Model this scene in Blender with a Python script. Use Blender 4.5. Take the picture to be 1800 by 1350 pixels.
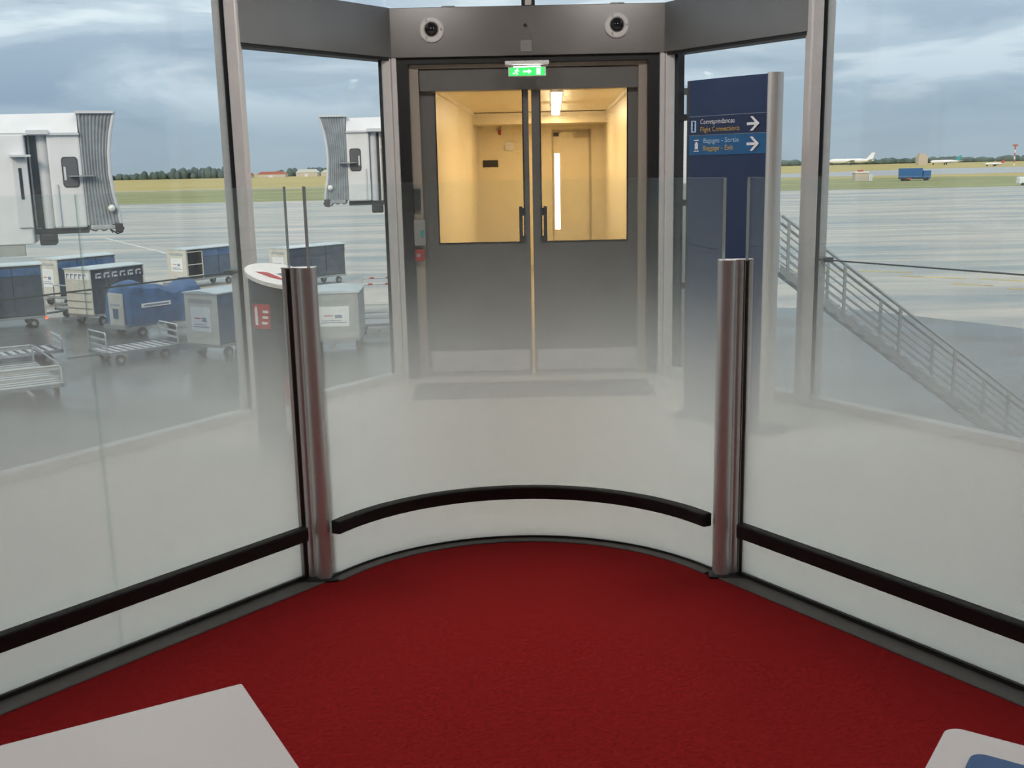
import bpy, math, random
from mathutils import Vector, Matrix
random.seed(7)
PI = math.pi
R = math.radians
for o in list(bpy.data.objects):
    bpy.data.objects.remove(o)
scene = bpy.context.scene
C = scene.collection

# ------------------------------------------------------------------ camera
th, ph = R(11.64), R(1.2)
fwd = Vector((0, math.cos(th), -math.sin(th)))
r0 = Vector((1, 0, 0))
u0 = r0.cross(fwd)
rr = r0 * math.cos(ph) - u0 * math.sin(ph)
uu = u0 * math.cos(ph) + r0 * math.sin(ph)
cam = bpy.data.cameras.new('camera')
cam.sensor_width = 36
cam.lens = 37.0
cam.clip_start = 0.05
cam.clip_end = 6000
camo = bpy.data.objects.new('camera', cam)
C.objects.link(camo)
camo.matrix_world = Matrix(((rr.x, uu.x, -fwd.x, 0), (rr.y, uu.y, -fwd.y, 0), (rr.z, uu.z, -fwd.z, 1.65), (0, 0, 0, 1)))
scene.camera = camo

# ------------------------------------------------------------------ world, sun, exposure
vs = scene.view_settings
vs.view_transform = 'Standard'
vs.look = 'None'
vs.gamma = 1
vs.use_curve_mapping = False
vs.exposure = 0.0
scene.cycles.transparent_max_bounces = 24
scene.cycles.max_bounces = 6
scene.cycles.diffuse_bounces = 3
scene.cycles.glossy_bounces = 3
scene.cycles.caustics_reflective = False
scene.cycles.caustics_refractive = False
scene.cycles.use_adaptive_sampling = True
scene.cycles.adaptive_threshold = 0.03
scene.cycles.use_denoising = True
scene.cycles.denoising_input_passes = 'RGB'
scene.cycles.sample_clamp_indirect = 6

w = bpy.data.worlds.new('overcast_sky')
scene.world = w
w.use_nodes = True
nt = w.node_tree
nt.nodes.clear()


def N(nt, t, **k):
    n = nt.nodes.new(t)
    for a, b in k.items():
        setattr(n, a, b)
    return n


def ramp(nt, pts, interp='LINEAR'):
    n = nt.nodes.new('ShaderNodeValToRGB')
    e = n.color_ramp.elements
    n.color_ramp.interpolation = interp
    e[0].position = pts[0][0]
    e[-1].position = pts[-1][0]
    for p, c in pts[1:-1]:
        e.new(p)
    for el, (p, c) in zip(sorted(e, key=lambda q: q.position), pts):
        el.color = c if len(c) == 4 else (*c, 1)
    return n


out = N(nt, 'ShaderNodeOutputWorld')
bg = N(nt, 'ShaderNodeBackground')
tc = N(nt, 'ShaderNodeTexCoord')
sx = N(nt, 'ShaderNodeSeparateXYZ')
nt.links.new(tc.outputs['Generated'], sx.inputs[0])
base = ramp(nt, [(0.0, (.385, .475, .55)), (.04, (.405, .505, .595)), (.075, (.48, .58, .68)), (.13, (.62, .715, .80)), (.20, (.72, .80, .87)), (.45, (.90, .95, 1.0)), (1.0, (1.02, 1.06, 1.1))])
nt.links.new(sx.outputs['Z'], base.inputs[0])
mp = N(nt, 'ShaderNodeMapping')
mp.inputs['Location'].default_value = (3.1, 1.7, 0.35)
mp.inputs['Scale'].default_value = (4.2, 4.2, 20)
nt.links.new(tc.outputs['Generated'], mp.inputs[0])
nz = N(nt, 'ShaderNodeTexNoise')
nz.inputs['Scale'].default_value = 1.0
nz.inputs['Detail'].default_value = 6
nz.inputs['Roughness'].default_value = 0.52
nz.inputs['Distortion'].default_value = 0.5
nt.links.new(mp.outputs[0], nz.inputs['Vector'])
cl = ramp(nt, [(.36, (.62, .70, .80)), (.48, (.90, .94, .98)), (.60, (1.40, 1.34, 1.28))], 'EASE')
nt.links.new(nz.outputs['Fac'], cl.inputs[0])
amt = ramp(nt, [(.03, (.10, .10, .10)), (.065, (.8, .8, .8)), (.25, (.8, .8, .8)), (.7, (.3, .3, .3))])
nt.links.new(sx.outputs['Z'], amt.inputs[0])
mx = N(nt, 'ShaderNodeMix', data_type='RGBA', blend_type='MULTIPLY')
nt.links.new(amt.outputs[0], mx.inputs[0])
nt.links.new(base.outputs[0], mx.inputs[6])
nt.links.new(cl.outputs[0], mx.inputs[7])
nt.links.new(mx.outputs[2], bg.inputs[0])
bg.inputs[1].default_value = 1.0
nt.links.new(bg.outputs[0], out.inputs[0])

sun = bpy.data.lights.new('evening_sun', 'SUN')
sun.energy = 1.6
sun.color = (1.0, .83, .62)
sun.angle = R(14)
suno = bpy.data.objects.new('evening_sun', sun)
C.objects.link(suno)
suno.rotation_euler = Vector((.22, .88, -.42)).to_track_quat('-Z', 'Y').to_euler()


# ------------------------------------------------------------------ materials
MATS = {}


def mat(name, col, rough=.5, metal=0., var=0., vscale=8., bump=0., bscale=60., spec=.5, stretch=None):
    m = bpy.data.materials.new(name)
    m.use_nodes = True
    t = m.node_tree
    b = t.nodes['Principled BSDF']
    b.inputs['Base Color'].default_value = (*col, 1)
    b.inputs['Roughness'].default_value = rough
    b.inputs['Metallic'].default_value = metal
    b.inputs['Specular IOR Level'].default_value = spec
    tcn = N(t, 'ShaderNodeTexCoord')
    vec = tcn.outputs['Object']
    if stretch:
        mpn = N(t, 'ShaderNodeMapping')
        mpn.inputs['Scale'].default_value = stretch
        t.links.new(vec, mpn.inputs[0])
        vec = mpn.outputs[0]
    if var <= 0:
        var = .04
    n = N(t, 'ShaderNodeTexNoise')
    n.inputs['Scale'].default_value = vscale
    n.inputs['Detail'].default_value = 4
    t.links.new(vec, n.inputs['Vector'])
    lo = tuple(c * (1 - var) for c in col)
    hi = tuple(min(1, c * (1 + var)) for c in col)
    rp = ramp(t, [(.3, lo), (.7, hi)])
    t.links.new(n.outputs['Fac'], rp.inputs[0])
    t.links.new(rp.outputs[0], b.inputs['Base Color'])
    if bump > 0:
        n2 = N(t, 'ShaderNodeTexNoise')
        n2.inputs['Scale'].default_value = bscale
        n2.inputs['Detail'].default_value = 3
        t.links.new(vec, n2.inputs['Vector'])
        bp = N(t, 'ShaderNodeBump')
        bp.inputs['Strength'].default_value = bump
        bp.inputs['Distance'].default_value = .01
        t.links.new(n2.outputs['Fac'], bp.inputs['Height'])
        t.links.new(bp.outputs[0], b.inputs['Normal'])
    MATS[name] = m
    return m


def emit(name, col, s):
    m = bpy.data.materials.new(name)
    m.use_nodes = True
    b = m.node_tree.nodes['Principled BSDF']
    b.inputs['Base Color'].default_value = (*col, 1)
    b.inputs['Emission Color'].default_value = (*col, 1)
    b.inputs['Emission Strength'].default_value = s
    MATS[name] = m
    return m


def schlick(t, f0):
    lw = N(t, 'ShaderNodeLayerWeight')
    lw.inputs[0].default_value = .5
    p = N(t, 'ShaderNodeMath', operation='POWER')
    t.links.new(lw.outputs['Facing'], p.inputs[0])
    p.inputs[1].default_value = 5
    ma = N(t, 'ShaderNodeMath', operation='MULTIPLY_ADD')
    t.links.new(p.outputs[0], ma.inputs[0])
    ma.inputs[1].default_value = 1 - f0
    ma.inputs[2].default_value = f0
    return ma.outputs[0]


def glass(name, tint, f0=.04, frost=None, milky=0.):
    m = bpy.data.materials.new(name)
    m.use_nodes = True
    t = m.node_tree
    t.nodes.clear()
    o = N(t, 'ShaderNodeOutputMaterial')
    tr = N(t, 'ShaderNodeBsdfTransparent')
    tr.inputs[0].default_value = (*tint, 1)
    gl = N(t, 'ShaderNodeBsdfGlossy')
    gl.inputs['Roughness'].default_value = .0
    mix = N(t, 'ShaderNodeMixShader')
    t.links.new(schlick(t, f0), mix.inputs[0])
    t.links.new(tr.outputs[0], mix.inputs[1])
    t.links.new(gl.outputs[0], mix.inputs[2])
    last = mix.outputs[0]
    if frost or milky:
        d = N(t, 'ShaderNodeBsdfDiffuse')
        d.inputs[0].default_value = (.83, .93, .93, 1)
        tl = N(t, 'ShaderNodeBsdfTranslucent')
        tl.inputs[0].default_value = (.93, .975, .965, 1)
        m2 = N(t, 'ShaderNodeMixShader')
        m2.inputs[0].default_value = .5
        t.links.new(d.outputs[0], m2.inputs[1])
        t.links.new(tl.outputs[0], m2.inputs[2])
        m3 = N(t, 'ShaderNodeMixShader')
        if frost:
            ge = N(t, 'ShaderNodeNewGeometry')
            se = N(t, 'ShaderNodeSeparateXYZ')
            t.links.new(ge.outputs['Position'], se.inputs[0])
            dv = N(t, 'ShaderNodeMath', operation='DIVIDE')
            t.links.new(se.outputs['Z'], dv.inputs[0])
            dv.inputs[1].default_value = 1.6
            rp = ramp(t, [(z / 1.6, (f, f, f)) for z, f in frost])
            t.links.new(dv.outputs[0], rp.inputs[0])
            t.links.new(rp.outputs[0], m3.inputs[0])
        else:
            m3.inputs[0].default_value = milky
        t.links.new(last, m3.inputs[1])
        t.links.new(m2.outputs[0], m3.inputs[2])
        last = m3.outputs[0]
    t.links.new(last, o.inputs[0])
    MATS[name] = m
    return m


FROST = [(0, .985), (.38, .97), (.52, .93), (.64, .85), (.76, .72), (.88, .57), (1.0, .39), (1.14, .20), (1.30, .07), (1.6, .02)]
glass('clear_glass', (.965, .985, .98))
glass('frost_glass', (.94, .97, .965), .03, FROST)
glass('joint_glass', (.50, .58, .55), .03, [(z, min(1, f * 1.25)) for z, f in FROST])
glass('door_glass', (.97, .97, .96))
mat('glass_edge', (.16, .30, .26), .25)
mat('glass_edge_light', (.50, .56, .54), .3)
mat('silicone', (.05, .06, .06), .6)
mat('carpet', (.225, .0105, .0115), .95, 0, .24, 75, .4, 160, .05)
mat('beige_floor', (.76, .68, .59), .38, 0, .05, 5)
mat('kerb_grey', (.10, .094, .09), .55, .2, .1, 30)
mat('black_rubber', (.012, .012, .012), .5, 0, .1, 40)
mat('black_rail', (.012, .012, .012), .5, 0, .1, 40, spec=.25)
mat('aluminium', (.58, .56, .545), .42, .6, .05, 20, stretch=(1, 1, .05))
mat('alu_light', (.70, .69, .68), .4, .5, .04, 20)
mat('frame_grey', (.74, .71, .71), .42, .2, .05, 15)
mat('fascia_grey', (.25, .242, .238), .28, .55, .06, 4)
mat('door_grey', (.17, .162, .157), .36, .15, .05, 6)
mat('black_frame', (.012, .012, .013), .45)
mat('jamb_beige', (.42, .36, .30), .5, .1)
mat('white_laminate', (.60, .575, .575), .32, 0, .02, 4)
mat('laminate_edge', (.55, .48, .33), .5)
mat('blue_pad', (.035, .10, .24), .7, 0, .12, 60)
mat('chrome', (.7, .7, .7), .2, 1)
mat('ceiling_white', (.72, .72, .71), .8, 0, .02, 2)
mat('wall_grey', (.55, .54, .53), .7, 0, .03, 2)
mat('white_plastic', (.93, .90, .89), .35)
mat('dark_dome', (.012, .012, .014), .05)
mat('plate_grey', (.30, .29, .285), .5)
mat('totem_navy', (.013, .026, .075), .32, 0, .05, 3)
mat('totem_navy2', (.012, .020, .062), .32)
mat('totem_blue', (.012, .085, .22), .35)
mat('ink_white', (.62, .62, .66), .6)
mat('ink_yellow', (.52, .32, .07), .6)
mat('ink_pale', (.33, .48, .66), .6)
mat('ink_line', (.12, .16, .22), .6)
mat('sign_red', (.52, .05, .045), .5)
mat('fire_red', (.42, .03, .03), .35)
mat('pillar_grey', (.07, .075, .08), .4, .3)
mat('mat_dark', (.10, .10, .10), .9, 0, .2, 90)
mat('cream_panel', (.80, .71, .52), .35, 0, .03, 3)
mat('cream_dark', (.42, .36, .25), .6)
mat('bridge_floor', (.34, .29, .22), .7, 0, .1, 20)
mat('white_paint', (.80, .81, .84), .38, 0, .04, 2)
mat('white_paint2', (.66, .68, .72), .45, 0, .05, 2)
mat('bellows_grey', (.36, .39, .42), .7, 0, .2, 3)
mat('dark_steel', (.05, .052, .055), .5, .4, .2, 10)
mat('galv_steel', (.34, .36, .37), .45, .6, .1, 12)
mat('tyre', (.02, .02, .02), .8)
mat('cart_blue', (.035, .075, .15), .6, 0, .25, 3)
mat('cart_navy', (.03, .045, .075), .6, 0, .3, 3)
mat('tarp_blue', (.03, .095, .24), .55, 0, .35, 2.5, .5, 4)
mat('cart_front', (.62, .59, .54), .55, 0, .1, 4)
mat('cart_grey', (.40, .41, .41), .6, 0, .12, 4)
mat('cart_roof', (.58, .63, .66), .35, 0, .1, 2)
mat('poster_white', (.82, .82, .84), .5)
mat('poster_ink', (.22, .26, .36), .6)
mat('poster_red', (.5, .06, .05), .6)
mat('yellow_paint', (.62, .48, .12), .6, 0, .3, 1)
mat('white_line', (.72, .72, .70), .6, 0, .2, 1)
mat('grass_green', (.29, .29, .12), .95, 0, .25, .02, stretch=(1, 4, 1))
mat('grass_yellow', (.44, .36, .13), .95, 0, .2, .012, stretch=(1, 5, 1))
mat('taxi_grey', (.34, .36, .37), .5, 0, .1, .01)
mat('tree_hazy', (.10, .14, .13), .95, 0, .3, .1)  # a little distance haze is mixed into the leaf colour
mat('roof_red', (.42, .13, .09), .8)
mat('building_beige', (.55, .49, .42), .8)
mat('plane_white', (.85, .86, .88), .35)
mat('plane_teal', (.05, .34, .33), .4)
mat('truck_blue', (.03, .13, .34), .45)
mat('window_dark', (.03, .035, .04), .15)
mat('cab_glass', (.13, .13, .14), .2)
mat('interior_dark', (.08, .085, .09), .6)
emit('exit_green', (.04, .62, .12), 1.1)
emit('exit_white', (.8, 1, .85), 1.6)
emit('led_white', (1, 1, 1), 6)
emit('tube_warm', (1, .90, .70), 14)
emit('slot_glow', (1, .97, .90), 3.0)  # glowing pane stands in for daylight behind the slot
emit('fill_panel', (1, .95, .88), 1.2)  # glowing face of the added ceiling panels
emit('tail_red', (1, .12, .05), 1.2)


def wet_ground(name, c0, c1, stretch, rlo, rhi):
    m = bpy.data.materials.new(name)
    m.use_nodes = True
    t = m.node_tree
    b = t.nodes['Principled BSDF']
    tcn = N(t, 'ShaderNodeTexCoord')
    mpn = N(t, 'ShaderNodeMapping')
    mpn.inputs['Scale'].default_value = stretch
    mpn.inputs['Rotation'].default_value = (0, 0, .12)
    t.links.new(tcn.outputs['Object'], mpn.inputs[0])
    n = N(t, 'ShaderNodeTexNoise')
    n.inputs['Scale'].default_value = 1
    n.inputs['Detail'].default_value = 6
    n.inputs['Roughness'].default_value = .6
    n.inputs['Distortion'].default_value = .3
    t.links.new(mpn.outputs[0], n.inputs['Vector'])
    rp = ramp(t, [(.36, c0), (.48, tuple((a + d) / 2 for a, d in zip(c0, c1))), (.60, c1)])
    t.links.new(n.outputs['Fac'], rp.inputs[0])
    t.links.new(rp.outputs[0], b.inputs['Base Color'])
    rp2 = ramp(t, [(.38, (rlo,) * 3), (.60, (rhi,) * 3)])
    t.links.new(n.outputs['Fac'], rp2.inputs[0])
    t.links.new(rp2.outputs[0], b.inputs['Roughness'])
    MATS[name] = m


wet_ground('wet_concrete', (.25, .29, .31), (.58, .525, .475), (.045, .24, 1), .45, .8)
wet_ground('wet_tarmac', (.07, .08, .085), (.14, .14, .137), (.10, .25, 1), .14, .45)


# ------------------------------------------------------------------ mesh helpers
class MB:
    def __init__(s):
        s.v, s.f, s.m = [], [], []

    def add(s, vs_, fs, mi=0):
        k = len(s.v)
        s.v += [tuple(p) for p in vs_]
        for f in fs:
            s.f.append(tuple(i + k for i in f))
            s.m.append(mi)
        return s

    def bx(s, x0, x1, y0, y1, z0, z1, mi=0):
        v = [(x0, y0, z0), (x1, y0, z0), (x1, y1, z0), (x0, y1, z0), (x0, y0, z1), (x1, y0, z1), (x1, y1, z1), (x0, y1, z1)]
        return s.add(v, [(0, 3, 2, 1), (4, 5, 6, 7), (0, 1, 5, 4), (1, 2, 6, 5), (2, 3, 7, 6), (3, 0, 4, 7)], mi)

    def prism(s, poly, z0, z1, mi=0, top=None):
        n = len(poly)
        v = [(x, y, z0) for x, y in poly] + [(x, y, z1) for x, y in poly]
        s.add(v, [tuple(range(n))[::-1]], mi)
        k = len(s.v) - 2 * n
        s.f.append(tuple(k + n + i for i in range(n)))
        s.m.append(mi if top is None else top)
        for i in range(n):
            j = (i + 1) % n
            s.f.append((k + i, k + j, k + n + j, k + n + i))
            s.m.append(mi)
        return s

    def extr(s, poly, o, e1, e2, e3, mi=0):
        # polygon (a,b) in plane e1,e2 at o, extruded by vector e3
        o, e1, e2, e3 = map(Vector, (o, e1, e2, e3))
        n = len(poly)
        v = [o + e1 * a + e2 * b for a, b in poly]
        v += [p + e3 for p in v]
        return s.add(v, [tuple(range(n))[::-1], tuple(range(n, 2 * n))] + [(i, (i + 1) % n, n + (i + 1) % n, n + i) for i in range(n)], mi)

    def wall(s, p, q, z0, z1, t0, t1, mi=0):
        # slab along plan line p-q between offsets t0,t1 along the left normal
        dx, dy = q[0] - p[0], q[1] - p[1]
        l = math.hypot(dx, dy)
        nx, ny = -dy / l, dx / l
        a = [(p[0] + nx * t0, p[1] + ny * t0), (q[0] + nx * t0, q[1] + ny * t0), (q[0] + nx * t1, q[1] + ny * t1), (p[0] + nx * t1, p[1] + ny * t1)]
        return s.prism(a, z0, z1, mi)

    def cyl(s, p, q, r, n=16, r1=None, mi=0, cap=True):
        p, q = Vector(p), Vector(q)
        d = (q - p).normalized()
        a = Vector((0, 0, 1)) if abs(d.z) < .9 else Vector((1, 0, 0))
        e1 = d.cross(a).normalized()
        e2 = d.cross(e1)
        r1 = r if r1 is None else r1
        v = [p + (e1 * math.cos(2 * PI * i / n) + e2 * math.sin(2 * PI * i / n)) * r for i in range(n)]
        v += [q + (e1 * math.cos(2 * PI * i / n) + e2 * math.sin(2 * PI * i / n)) * r1 for i in range(n)]
        fs = [(i, (i + 1) % n, n + (i + 1) % n, n + i) for i in range(n)]
        if cap:
            fs += [tuple(range(n))[::-1], tuple(range(n, 2 * n))]
        return s.add(v, fs, mi)

    def tube(s, pts, r, n=8, mi=0):
        pts = [Vector(p) for p in pts]
        rings = []
        for i, p in enumerate(pts):
            d = (pts[min(i + 1, len(pts) - 1)] - pts[max(i - 1, 0)]).normalized()
            a = Vector((0, 0, 1)) if abs(d.z) < .95 else Vector((1, 0, 0))
            e1 = d.cross(a).normalized()
            e2 = d.cross(e1)
            rings.append([p + (e1 * math.cos(2 * PI * k / n) + e2 * math.sin(2 * PI * k / n)) * r for k in range(n)])
        v = [x for g in rings for x in g]
        fs = []
        for i in range(len(pts) - 1):
            for k in range(n):
                fs.append((i * n + k, i * n + (k + 1) % n, (i + 1) * n + (k + 1) % n, (i + 1) * n + k))
        fs += [tuple(range(n))[::-1], tuple((len(pts) - 1) * n + k for k in range(n))]
        return s.add(v, fs, mi)

    def lathe(s, c, axis, prof, n=24, mi=0):
        # prof: (radius, along)
        c, d = Vector(c), Vector(axis).normalized()
        a = Vector((0, 0, 1)) if abs(d.z) < .9 else Vector((1, 0, 0))
        e1 = d.cross(a).normalized()
        e2 = d.cross(e1)
        v, fs = [], []
        for r, h in prof:
            v += [c + d * h + (e1 * math.cos(2 * PI * k / n) + e2 * math.sin(2 * PI * k / n)) * r for k in range(n)]
        for i in range(len(prof) - 1):
            for k in range(n):
                fs.append((i * n + k, i * n + (k + 1) % n, (i + 1) * n + (k + 1) % n, (i + 1) * n + k))
        fs += [tuple(range(n))[::-1], tuple((len(prof) - 1) * n + k for k in range(n))]
        return s.add(v, fs, mi)

    def ball(s, c, r, sc=(1, 1, 1), n=10, m=6, mi=0):
        prof = [(max(.001, r * math.sin(PI * i / m)), -r * math.cos(PI * i / m)) for i in range(m + 1)]
        k = len(s.v)
        s.lathe((0, 0, 0), (0, 0, 1), prof, n, mi)
        for i in range(k, len(s.v)):
            x, y, z = s.v[i]
            s.v[i] = (c[0] + x * sc[0], c[1] + y * sc[1], c[2] + z * sc[2])
        return s

    def build(s, name, mats, parent=None, off=None, bevel=0., smooth=False, kind=None):
        me = bpy.data.meshes.new(name)
        v = s.v
        if off is not None:
            v = [(x - off[0], y - off[1], z - off[2]) for x, y, z in v]
        me.from_pydata(v, [], s.f)
        if isinstance(mats, str):
            mats = [mats]
        for m in mats:
            me.materials.append(MATS[m])
        for p, i in zip(me.polygons, s.m):
            p.material_index = i
        me.validate()
        import bmesh
        b = bmesh.new()
        b.from_mesh(me)
        bmesh.ops.recalc_face_normals(b, faces=b.faces)
        b.to_mesh(me)
        b.free()
        if smooth:
            for p in me.polygons:
                p.use_smooth = True
            me.set_sharp_from_angle(angle=R(35))
        o = bpy.data.objects.new(name, me)
        C.objects.link(o)
        if parent is not None:
            o.parent = parent
        if bevel > 0:
            md = o.modifiers.new('bevel', 'BEVEL')
            md.width = bevel
            md.segments = 2
            md.limit_method = 'ANGLE'
        if kind:
            o['kind'] = kind
        return o


def tag(o, label, cat=None, group=None, kind=None):
    o['label'] = label
    if cat:
        o['category'] = cat
    if group:
        o['group'] = group
    if kind:
        o['kind'] = kind
    return o


def thing(name, label, cat=None, loc=(0, 0, 0), rz=0., group=None, kind=None):
    o = bpy.data.objects.new(name, None)
    C.objects.link(o)
    o.location = loc
    o.rotation_euler = (0, 0, rz)
    o.empty_display_size = .1
    return tag(o, label, cat, group, kind)


def dup(root, loc, rz, label):
    def cp(o, par):
        c = o.copy()
        C.objects.link(c)
        c.parent = par
        for ch in o.children:
            cp(ch, c)
        return c
    r = cp(root, None)
    r.location = loc
    r.rotation_euler = (0, 0, rz)
    r['label'] = label
    return r


def lerp(p, q, t):
    return (p[0] + (q[0] - p[0]) * t, p[1] + (q[1] - p[1]) * t)


# ------------------------------------------------------------------ room shell
ML, MR = (-1.815, 7.08), (2.075, 7.10)          # facade mullions
JL, JR = (-.90, 8.30), (1.245, 8.30)            # door jamb corners
dl = (-.560, -.828)
dr = (.5515, -.834)
FL = [(ML[0] + dl[0] * 2.3 * i, ML[1] + dl[1] * 2.3 * i) for i in range(4)]
FR = [(MR[0] + dr[0] * 2.3 * i, MR[1] + dr[1] * 2.3 * i) for i in range(4)]
HC = 3.4
plan = [FL[3], FL[0], JL, (JL[0], 8.62), (JR[0], 8.62), JR, FR[0], FR[3], (FR[3][0], -4.0), (FL[3][0], -4.0)]
tag(MB().prism(plan, -.25, 0).build('floor', 'beige_floor'), 'pale beige smooth floor of the passage beyond the glass barrier', kind='structure')
plan_o = [(x * 1.03, 1 + (y - 1) * 1.03) for x, y in plan]
tag(MB().prism(plan_o, HC, HC + .2).build('ceiling', 'ceiling_white'), 'white ceiling of the waiting room', kind='structure')
tag(MB().bx(FL[3][0] - .2, FR[3][0] + .2, -4.2, -4.0, -.25, HC).build('wall_back', 'wall_grey'), 'grey back wall of the waiting room', kind='structure')
tag(MB().bx(FL[3][0] - .2, FL[3][0], -4.0, FL[3][1], -.25, HC).build('wall_left', 'wall_grey'), 'grey left side wall of the waiting room', kind='structure')
tag(MB().bx(FR[3][0], FR[3][0] + .2, -4.0, FR[3][1], -.25, HC).build('wall_right', 'wall_grey'), 'grey right side wall of the waiting room', kind='structure')

# ------------------------------------------------------------------ barrier geometry
CX, CY, RG = .025, 3.594, .913
A0 = R(57.5)


def arc(r, a0=-A0, a1=A0, n=36):
    return [(CX + r * math.sin(a0 + (a1 - a0) * i / n), CY + r * math.cos(a0 + (a1 - a0) * i / n)) for i in range(n + 1)]


PL, PR = (-.849, 4.088), (.900, 4.023)
bl = (-.632, -.775)
br = (.562, -.827)
BL = [(PL[0] + bl[0] * t, PL[1] + bl[1] * t) for t in (0, .84, 2.9)]
BR = [(PR[0] + br[0] * t, PR[1] + br[1] * t) for t in (0, 2.9)]
# carpet bounded by the barrier
kw = .095
cp = [(BL[2][0] + .775 * kw, BL[2][1] - .632 * kw), (PL[0] + .775 * kw + .045, PL[1] - .632 * kw + .055)] + arc(RG - .052, R(-54), R(54)) + [(PR[0] - .827 * kw - .03, PR[1] - .562 * kw + .045), (BR[1][0] - .827 * kw, BR[1][1] - .562 * kw)]
cp += [(BR[1][0] + .0, -3.95), (BL[2][0], -3.95)]
tag(MB().prism(cp, .0, .012).build('floor_carpet', 'carpet'), 'dark red carpet of the waiting area inside the glass barrier', kind='structure')


def ribbon(mb, inner, outer, z0, z1, mi=0, mi_in=None, mi_out=None, mi_edge=None, ends=(None, None)):
    n = len(inner)
    v = [(*p, z0) for p in inner] + [(*p, z1) for p in inner] + [(*p, z0) for p in outer] + [(*p, z1) for p in outer]
    k = len(mb.v)
    mb.v += v
    I0, I1, O0, O1 = k, k + n, k + 2 * n, k + 3 * n
    for i in range(n - 1):
        for f, m in (((I0 + i, I0 + i + 1, I1 + i + 1, I1 + i), mi_in), ((O0 + i + 1, O0 + i, O1 + i, O1 + i + 1), mi_out),
                     ((I1 + i, I1 + i + 1, O1 + i + 1, O1 + i), mi_edge), ((O0 + i, O0 + i + 1, I0 + i + 1, I0 + i), mi_edge)):
            mb.f.append(f)
            mb.m.append(mi if m is None else m)
    for i, e in ((0, ends[0]), (n - 1, ends[1])):
        mb.f.append((I0 + i, I1 + i, O1 + i, O0 + i))
        mb.m.append(e if e is not None else (mi if mi_edge is None else mi_edge))
    return mb


GM = ['clear_glass', 'frost_glass', 'glass_edge_light', 'glass_edge']


def flat_glass(p, q, z0, z1, side, t=.016, edge=2, ends=(None, None)):
    # side=+1: waiting room lies on the left normal
    dx, dy = q[0] - p[0], q[1] - p[1]
    l = math.hypot(dx, dy)
    nx, ny = -dy / l * side, dx / l * side
    inn = [p, q]
    outr = [(p[0] - nx * t, p[1] - ny * t), (q[0] - nx * t, q[1] - ny * t)]
    return ribbon(MB(), inn, outr, z0, z1, 0, 0, 1, edge, ends)


# central curved screen
root = thing('glass_barrier', 'curved frosted glass barrier between the two metal posts, in front of the double door', 'glass barrier', (CX, CY + RG, 0))
off = (CX, CY + RG, 0)
ribbon(MB(), arc(RG, R(-60), R(60)), arc(RG + .016, R(-60), R(60)), .012, 1.595, 0, 0, 1, 2).build('glass_panel', GM, root, off, smooth=True)
ribbon(MB(), arc(RG - .058, R(-59), R(59.3)), arc(RG - .016, R(-59), R(59.3)), .212, .268).build('bumper_rail', 'black_rail', root, off, bevel=.006, smooth=True)
for a in (-50, -25, 0, 25, 50):
    x, y = math.sin(R(a)), math.cos(R(a))
    MB().cyl((CX + (RG - .02) * x, CY + (RG - .02) * y, .24), (CX + RG * x, CY + RG * y, .24), .012, 10).build('rail_bracket', 'chrome', root, off)
ribbon(MB(), arc(RG - .052, R(-59), R(59)), arc(RG + .04, R(-59), R(59)), .0, .018).build('base_channel', 'kerb_grey', root, off, bevel=.003)
ribbon(MB(), arc(RG - .006, R(-59), R(59)), arc(RG - .0005, R(-59), R(59)), .018, .026).build('gasket', 'black_rubber', root, off)


def side_barrier(P, side, label, rail_from):
    off = (*P[0], 0)
    r = thing('glass_barrier', label, 'glass barrier', off)
    for i in range(len(P) - 1):
        p, q = P[i], P[i + 1]
        if i:
            p = lerp(p, q, .005 / math.dist(p, q))
        flat_glass(p, q, .012, 1.595, side, ends=(0 if i else None, 0 if i < len(P) - 2 else None)).build('glass_panel', GM, r, off)
        if i:
            flat_glass(P[i], p, .012, 1.592, side, edge=0, ends=(0, 0)).build('joint_seal', ['clear_glass', 'joint_glass'], r, off)
    a, b = P[0], P[-1]
    L = math.dist(a, b)
    a2 = lerp(a, b, rail_from / L)
    MB().wall(a2, b, .192, .25, .014 * side, .055 * side).build('bumper_rail', 'black_rail', r, off, bevel=.006)
    k = 0
    while k * .8 + rail_from + .03 < L:
        c = lerp(a, b, (rail_from + .03 + k * .8) / L)
        dx, dy = (b[0] - a[0]) / L, (b[1] - a[1]) / L
        n = (-dy * side, dx * side)
        MB().cyl((c[0], c[1], .221), (c[0] + n[0] * .02, c[1] + n[1] * .02, .221), .012, 10).build('rail_bracket', 'chrome', r, off)
        k += 1
    e = lerp(a, b, (rail_from - .012) / L)
    MB().wall(e, a2, .205, .238, .02 * side, .04 * side).build('end_bracket', 'alu_light', r, off)
    MB().wall(lerp(a, b, -.02 / L), b, .0, .018, -.04 * side, .095 * side).build('base_channel', 'kerb_grey', r, off, bevel=.003)
    MB().wall(lerp(a, b, .03 / L), b, .018, .034, .0005 * side, .014 * side).build('gasket', 'black_rubber', r, off)
    return r


side_barrier(BL, 1, 'straight frosted glass barrier with a vertical joint, left of the left metal post', .035)
side_barrier(BR, -1, 'straight frosted glass barrier right of the right metal post, in front of the outdoor stair', .035)


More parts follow.
